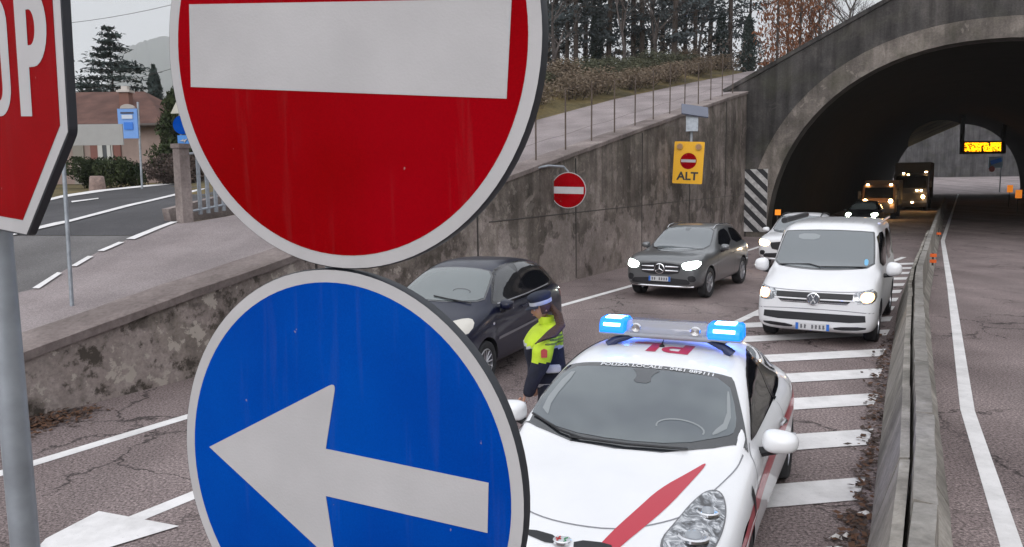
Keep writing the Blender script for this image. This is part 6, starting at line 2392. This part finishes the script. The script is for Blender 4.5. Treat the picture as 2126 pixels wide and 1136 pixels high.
def bush(name, w_, d_, h, seed, label, leaf, loc, cat='hedge', n=2500, ls=.09, group=None, rz=0):
    rnd = random.Random(seed)
    root = empty(name, loc, rz, label, cat, group)
    cr, st = MB(), MB()
    lumps = [(rnd.uniform(-w_ / 2, w_ / 2), rnd.uniform(-d_ / 2, d_ / 2), rnd.uniform(.35, .75) * h, rnd.uniform(.3, .5) * h) for _ in range(int(8 + w_ * 3))]
    for i in range(n):
        x, y, z, r_ = rnd.choice(lumps)
        v = Vector((rnd.gauss(0, 1), rnd.gauss(0, 1), rnd.gauss(0, 1))).normalized() * r_ * rnd.uniform(.6, 1.05)
        q = Vector((x, y, z)) + v
        q.z = max(.02, min(q.z, h * 1.05))
        quad(cr, q, ls * rnd.uniform(.6, 1.4), rnd)
    for x, y, z, r_ in lumps:
        st.tube([(x * .8, y * .5, -.2), (x, y, z)], [.03, .012], 4, cap=False)
    o = st.build('stems', M_BARK, None); o.parent = root; o['kind'] = 'stuff'
    o = cr.build('foliage', leaf, None); o.parent = root
    return root

# left: cedar and cypress behind the house
q = D(226, 66, 74)
conifer('cedar_tree', q.z - 2.0, 8.8, 5, 'broad cedar with flat layered branches rising behind the brown roof', M_CEDAR, Vector((q.x, 74, 2.6)), 'cedar', .10, 1.7, .26)
q = D(318, 136, 66)
column_tree('cypress_tree', q.z - 3.2, .82, 8, 'slim dark cypress just right of the house roof', M_CYP, Vector((q.x, 66, 3.2)), n=3200, ls=.2)
q = D(363, 172, 40)
column_tree('cypress_tree', q.z - 2.8, 1.05, 9, 'dark bushy conifer between the house and the no entry disc', M_HEDGE, Vector((q.x + .1, 40, 2.7)), n=3800, ls=.15)
q0_, q1_ = D(140, 385, 35), D(252, 385, 35)
bush('hedge', q1_.x - q0_.x - .3, 1.6, 1.45, 1, 'dark green clipped hedge left of the bus stop post', M_HEDGE, Vector(((q0_.x + q1_.x) / 2, 36.0, zxy((q0_.x + q1_.x) / 2, 36) - .1)), n=7000, ls=.08)
q0_, q1_ = D(262, 385, 37), D(400, 385, 37)
bush('hedge', q1_.x - q0_.x, 1.6, 1.55, 2, 'brownish leafless hedge right of the bus stop post', M_HEDGEB, Vector(((q0_.x + q1_.x) / 2, 38, zxy((q0_.x + q1_.x) / 2, 38) - .1)), n=7000, ls=.07)
q = D(352, 300, 39)
bush('shrub', 1.8, 1.5, 2.0, 3, 'dark drooping shrub at the right corner of the house', M_HEDGE, Vector((q.x, 39.5, 2.7)), 'shrub', n=2600, ls=.1)

# hazy hill far away
V, F = [], []
rnd = random.Random(21)
prof = [(-200, 345), (150, 300), (215, 215), (262, 112), (290, 96), (320, 84), (350, 77), (420, 74), (520, 76), (640, 84), (760, 110), (900, 150), (1050, 205), (1200, 265), (1350, 330), (1500, 372)]
rows = 9
cols_ = []
for i in range(len(prof) - 1):
    for j in range(6):
        t = j / 6
        x = prof[i][0] * (1 - t) + prof[i + 1][0] * t
        y = prof[i][1] * (1 - t) + prof[i + 1][1] * t
        cols_.append((x, y + rnd.uniform(-2.0, 2.0)))
for (x, y) in cols_:
    for r_ in range(rows):
        t = r_ / (rows - 1)
        Y = 2100 + 1000 * t
        pk_ = D(x, y, 3100)
        base = D(x, 378, Y)
        V.append((base.x, Y, -10 + (pk_.z + 10) * t ** .9 + rnd.uniform(-6, 6) * (t < 1)))
for (x, y) in cols_:
    pk_ = D(x, y, 3100)
    V.append((pk_.x * 1.2, 3400, -30))
nc = len(cols_)
F = [(i * rows + r_, (i + 1) * rows + r_, (i + 1) * rows + r_ + 1, i * rows + r_ + 1) for i in range(nc - 1) for r_ in range(rows - 1)]
F += [(i * rows + rows - 1, (i + 1) * rows + rows - 1, nc * rows + i + 1, nc * rows + i) for i in range(nc - 1)]
hill = struct(obj('hill', V, F, leafmat('hill_woods', (.03, .04, .035), (.06, .07, .06)), smooth=True))

# right: wood behind the climbing side road
G1 = 'tall dark conifers in the wood above the side road'
protos = []
lab = ['tall thin dark pine in the wood above the side road']
for i in range(6):
    protos.append(conifer('pine_tree', 19 + i * 1.2, 3.4 + (i % 3) * .7, 40 + i, 'tall dark pine with ragged gappy branches in the wood above the side road', M_PINE, Vector((0, 0, 0)), 'pine', .10 + .05 * (i % 3), 1.25, .22, G1, lean=(-.8, .5, 0, .9, -.4, 0)[i]))
spots = [(1142, 78), (1178, 66), (1216, 72), (1250, 92), (1315, 76), (1352, 92), (1440, 66), (1128, 60), (1160, 72), (1196, 62), (1232, 80), (1262, 66), (1296, 84), (1332, 70), (1372, 84), (1420, 74), (1466, 86), (1510, 76), (1548, 90), (1395, 62)]
rnd = random.Random(77)
for i, (px, Y) in enumerate(spots):
    o = protos[i] if i < 6 else copy_tree(protos[rnd.randrange(6)])
    q = D(px, 374, Y)
    o.location = (q.x, Y, zxy(q.x, Y) - .2)
    o.rotation_euler.z = rnd.uniform(0, 6.28)
    sc = rnd.uniform(.75, 1.15)
    o.scale = (sc, sc, sc * rnd.uniform(.95, 1.1))
cy = column_tree('cypress_tree', 9.5, 1.1, 31, 'dark pointed cypress in the wood above the side road', M_CYP, Vector((0, 0, 0)), 'dark pointed cypresses in the wood', n=3000, ls=.2)
for i, (px, Y, sc) in enumerate([(1492, 76, .62), (1548, 72, .6), (1238, 70, .55), (1330, 74, .5)]):
    o = cy if i == 0 else copy_tree(cy)
    q = D(px, 374, Y)
    o.location = (q.x, Y, zxy(q.x, Y) - .2)
    o.scale = (sc, sc, sc)
    o['label'] = 'dark pointed cypress in the wood above the side road'
rt = column_tree('russet_tree', 9.5, 2.0, 51, 'russet leaved tree above the left shoulder of the tunnel portal', M_RUSSET, Vector((0, 0, 0)), 'russet trees above the portal', n=1500, ls=.17)
for i, (px, Y, sc) in enumerate([(1606, 56, .95), (1652, 60, 1.0), (1690, 57, .8), (1628, 70, 1.1)]):
    o = rt if i == 0 else copy_tree(rt)
    q = D(px, 374, Y)
    o.location = (q.x, Y, zxy(q.x, Y) - .2)
    o.rotation_euler.z = i * 1.9
    o.scale = (sc * .8, sc * .8, sc)
bt = [bare_tree('bare_tree', 13, 60 + i, 'bare grey branching tree above the slope and the portal', Vector((0, 0, 0)), None, 0, 'bare trees above the slope') for i in range(2)]
for i, (px, Y, sc) in enumerate([(1720, 60, 1.1), (1765, 66, 1.1), (1670, 78, 1.3), (1800, 62, .9), (1360, 62, .8), (1450, 70, .8), (1150, 48, .7), (1290, 56, .7), (1745, 80, 1.4)]):
    o = bt[i] if i < 2 else copy_tree(bt[i % 2])
    q = D(px, 374, Y)
    o.location = (q.x, Y, zxy(q.x, Y) - .2)
    o.rotation_euler.z = i * 1.3
    o.scale = (sc, sc, sc)
# brush along the far edge of the side road
b1 = bush('shrub', 4.2, 2.4, 2.1, 71, 'tangled brown and green scrub along the far edge of the side road', M_SCRUB, Vector((0, 0, 0)), 'shrub', 3200, .075, 'scrub along the far edge of the side road')
b2 = bush('shrub', 4.2, 2.4, 1.7, 72, 'tangled brown and green scrub along the far edge of the side road', leafmat('scrub_green', (.06, .068, .05), (.13, .13, .085)), Vector((0, 0, 0)), 'shrub', 3200, .075, 'scrub along the far edge of the side road')
k_ = 0
s_ = 20.0
while s_ < 66:
    for dn in (0, 2.6):
        o = (b1, b2)[k_] if k_ < 2 else copy_tree((b1, b2)[k_ % 2 if rnd.random() < .8 else 0])
        n_ = -18.1 - dn + rnd.uniform(-.5, .5)
        z = zt(s_, n_)
        o.location = P(s_ + rnd.uniform(-1, 1), n_, z - .1)
        o.rotation_euler.z = -AZ + math.pi / 2 + rnd.uniform(-.3, .3)
        sc = rnd.uniform(.55, 1.0)
        o.scale = (1, 1, sc * .62)
        k_ += 1
    s_ += 3.3
# far brush line at the foot of the trees closes the skyline
fs_ = MB()
rnd = random.Random(90)
for i in range(9000):
    px = rnd.uniform(1050, 1640)
    Y = rnd.uniform(70, 105)
    x = (px - 1063) / 1600 * Y
    z = zxy(x, Y)
    quad(fs_, Vector((x, Y, z + rnd.random() ** 1.8 * 3.0)), rnd.uniform(.12, .3), rnd)
o = fs_.build('undergrowth', leafmat('undergrowth_brown', (.09, .078, .072), (.17, .145, .125)))
o['kind'] = 'stuff'

# ------------------------------------------------------------------ air
hz_ = MB().box((0, 1700, 320), (11000, 8000, 780)).build('haze', None, mats=[bpy.data.materials.new('haze')])
hz_['kind'] = 'stuff'
m = hz_.data.materials[0]
m.use_nodes = True
for n_ in list(m.node_tree.nodes):
    if n_.type == 'BSDF_PRINCIPLED':
        m.node_tree.nodes.remove(n_)
pv = m.node_tree.nodes.new('ShaderNodeVolumePrincipled')
pv.inputs['Color'].default_value = (.96, .98, 1.0, 1)
pv.inputs['Density'].default_value = .00022
pv.inputs['Anisotropy'].default_value = .2
m.node_tree.links.new(pv.outputs[0], [n_ for n_ in m.node_tree.nodes if n_.type == 'OUTPUT_MATERIAL'][0].inputs['Volume'])
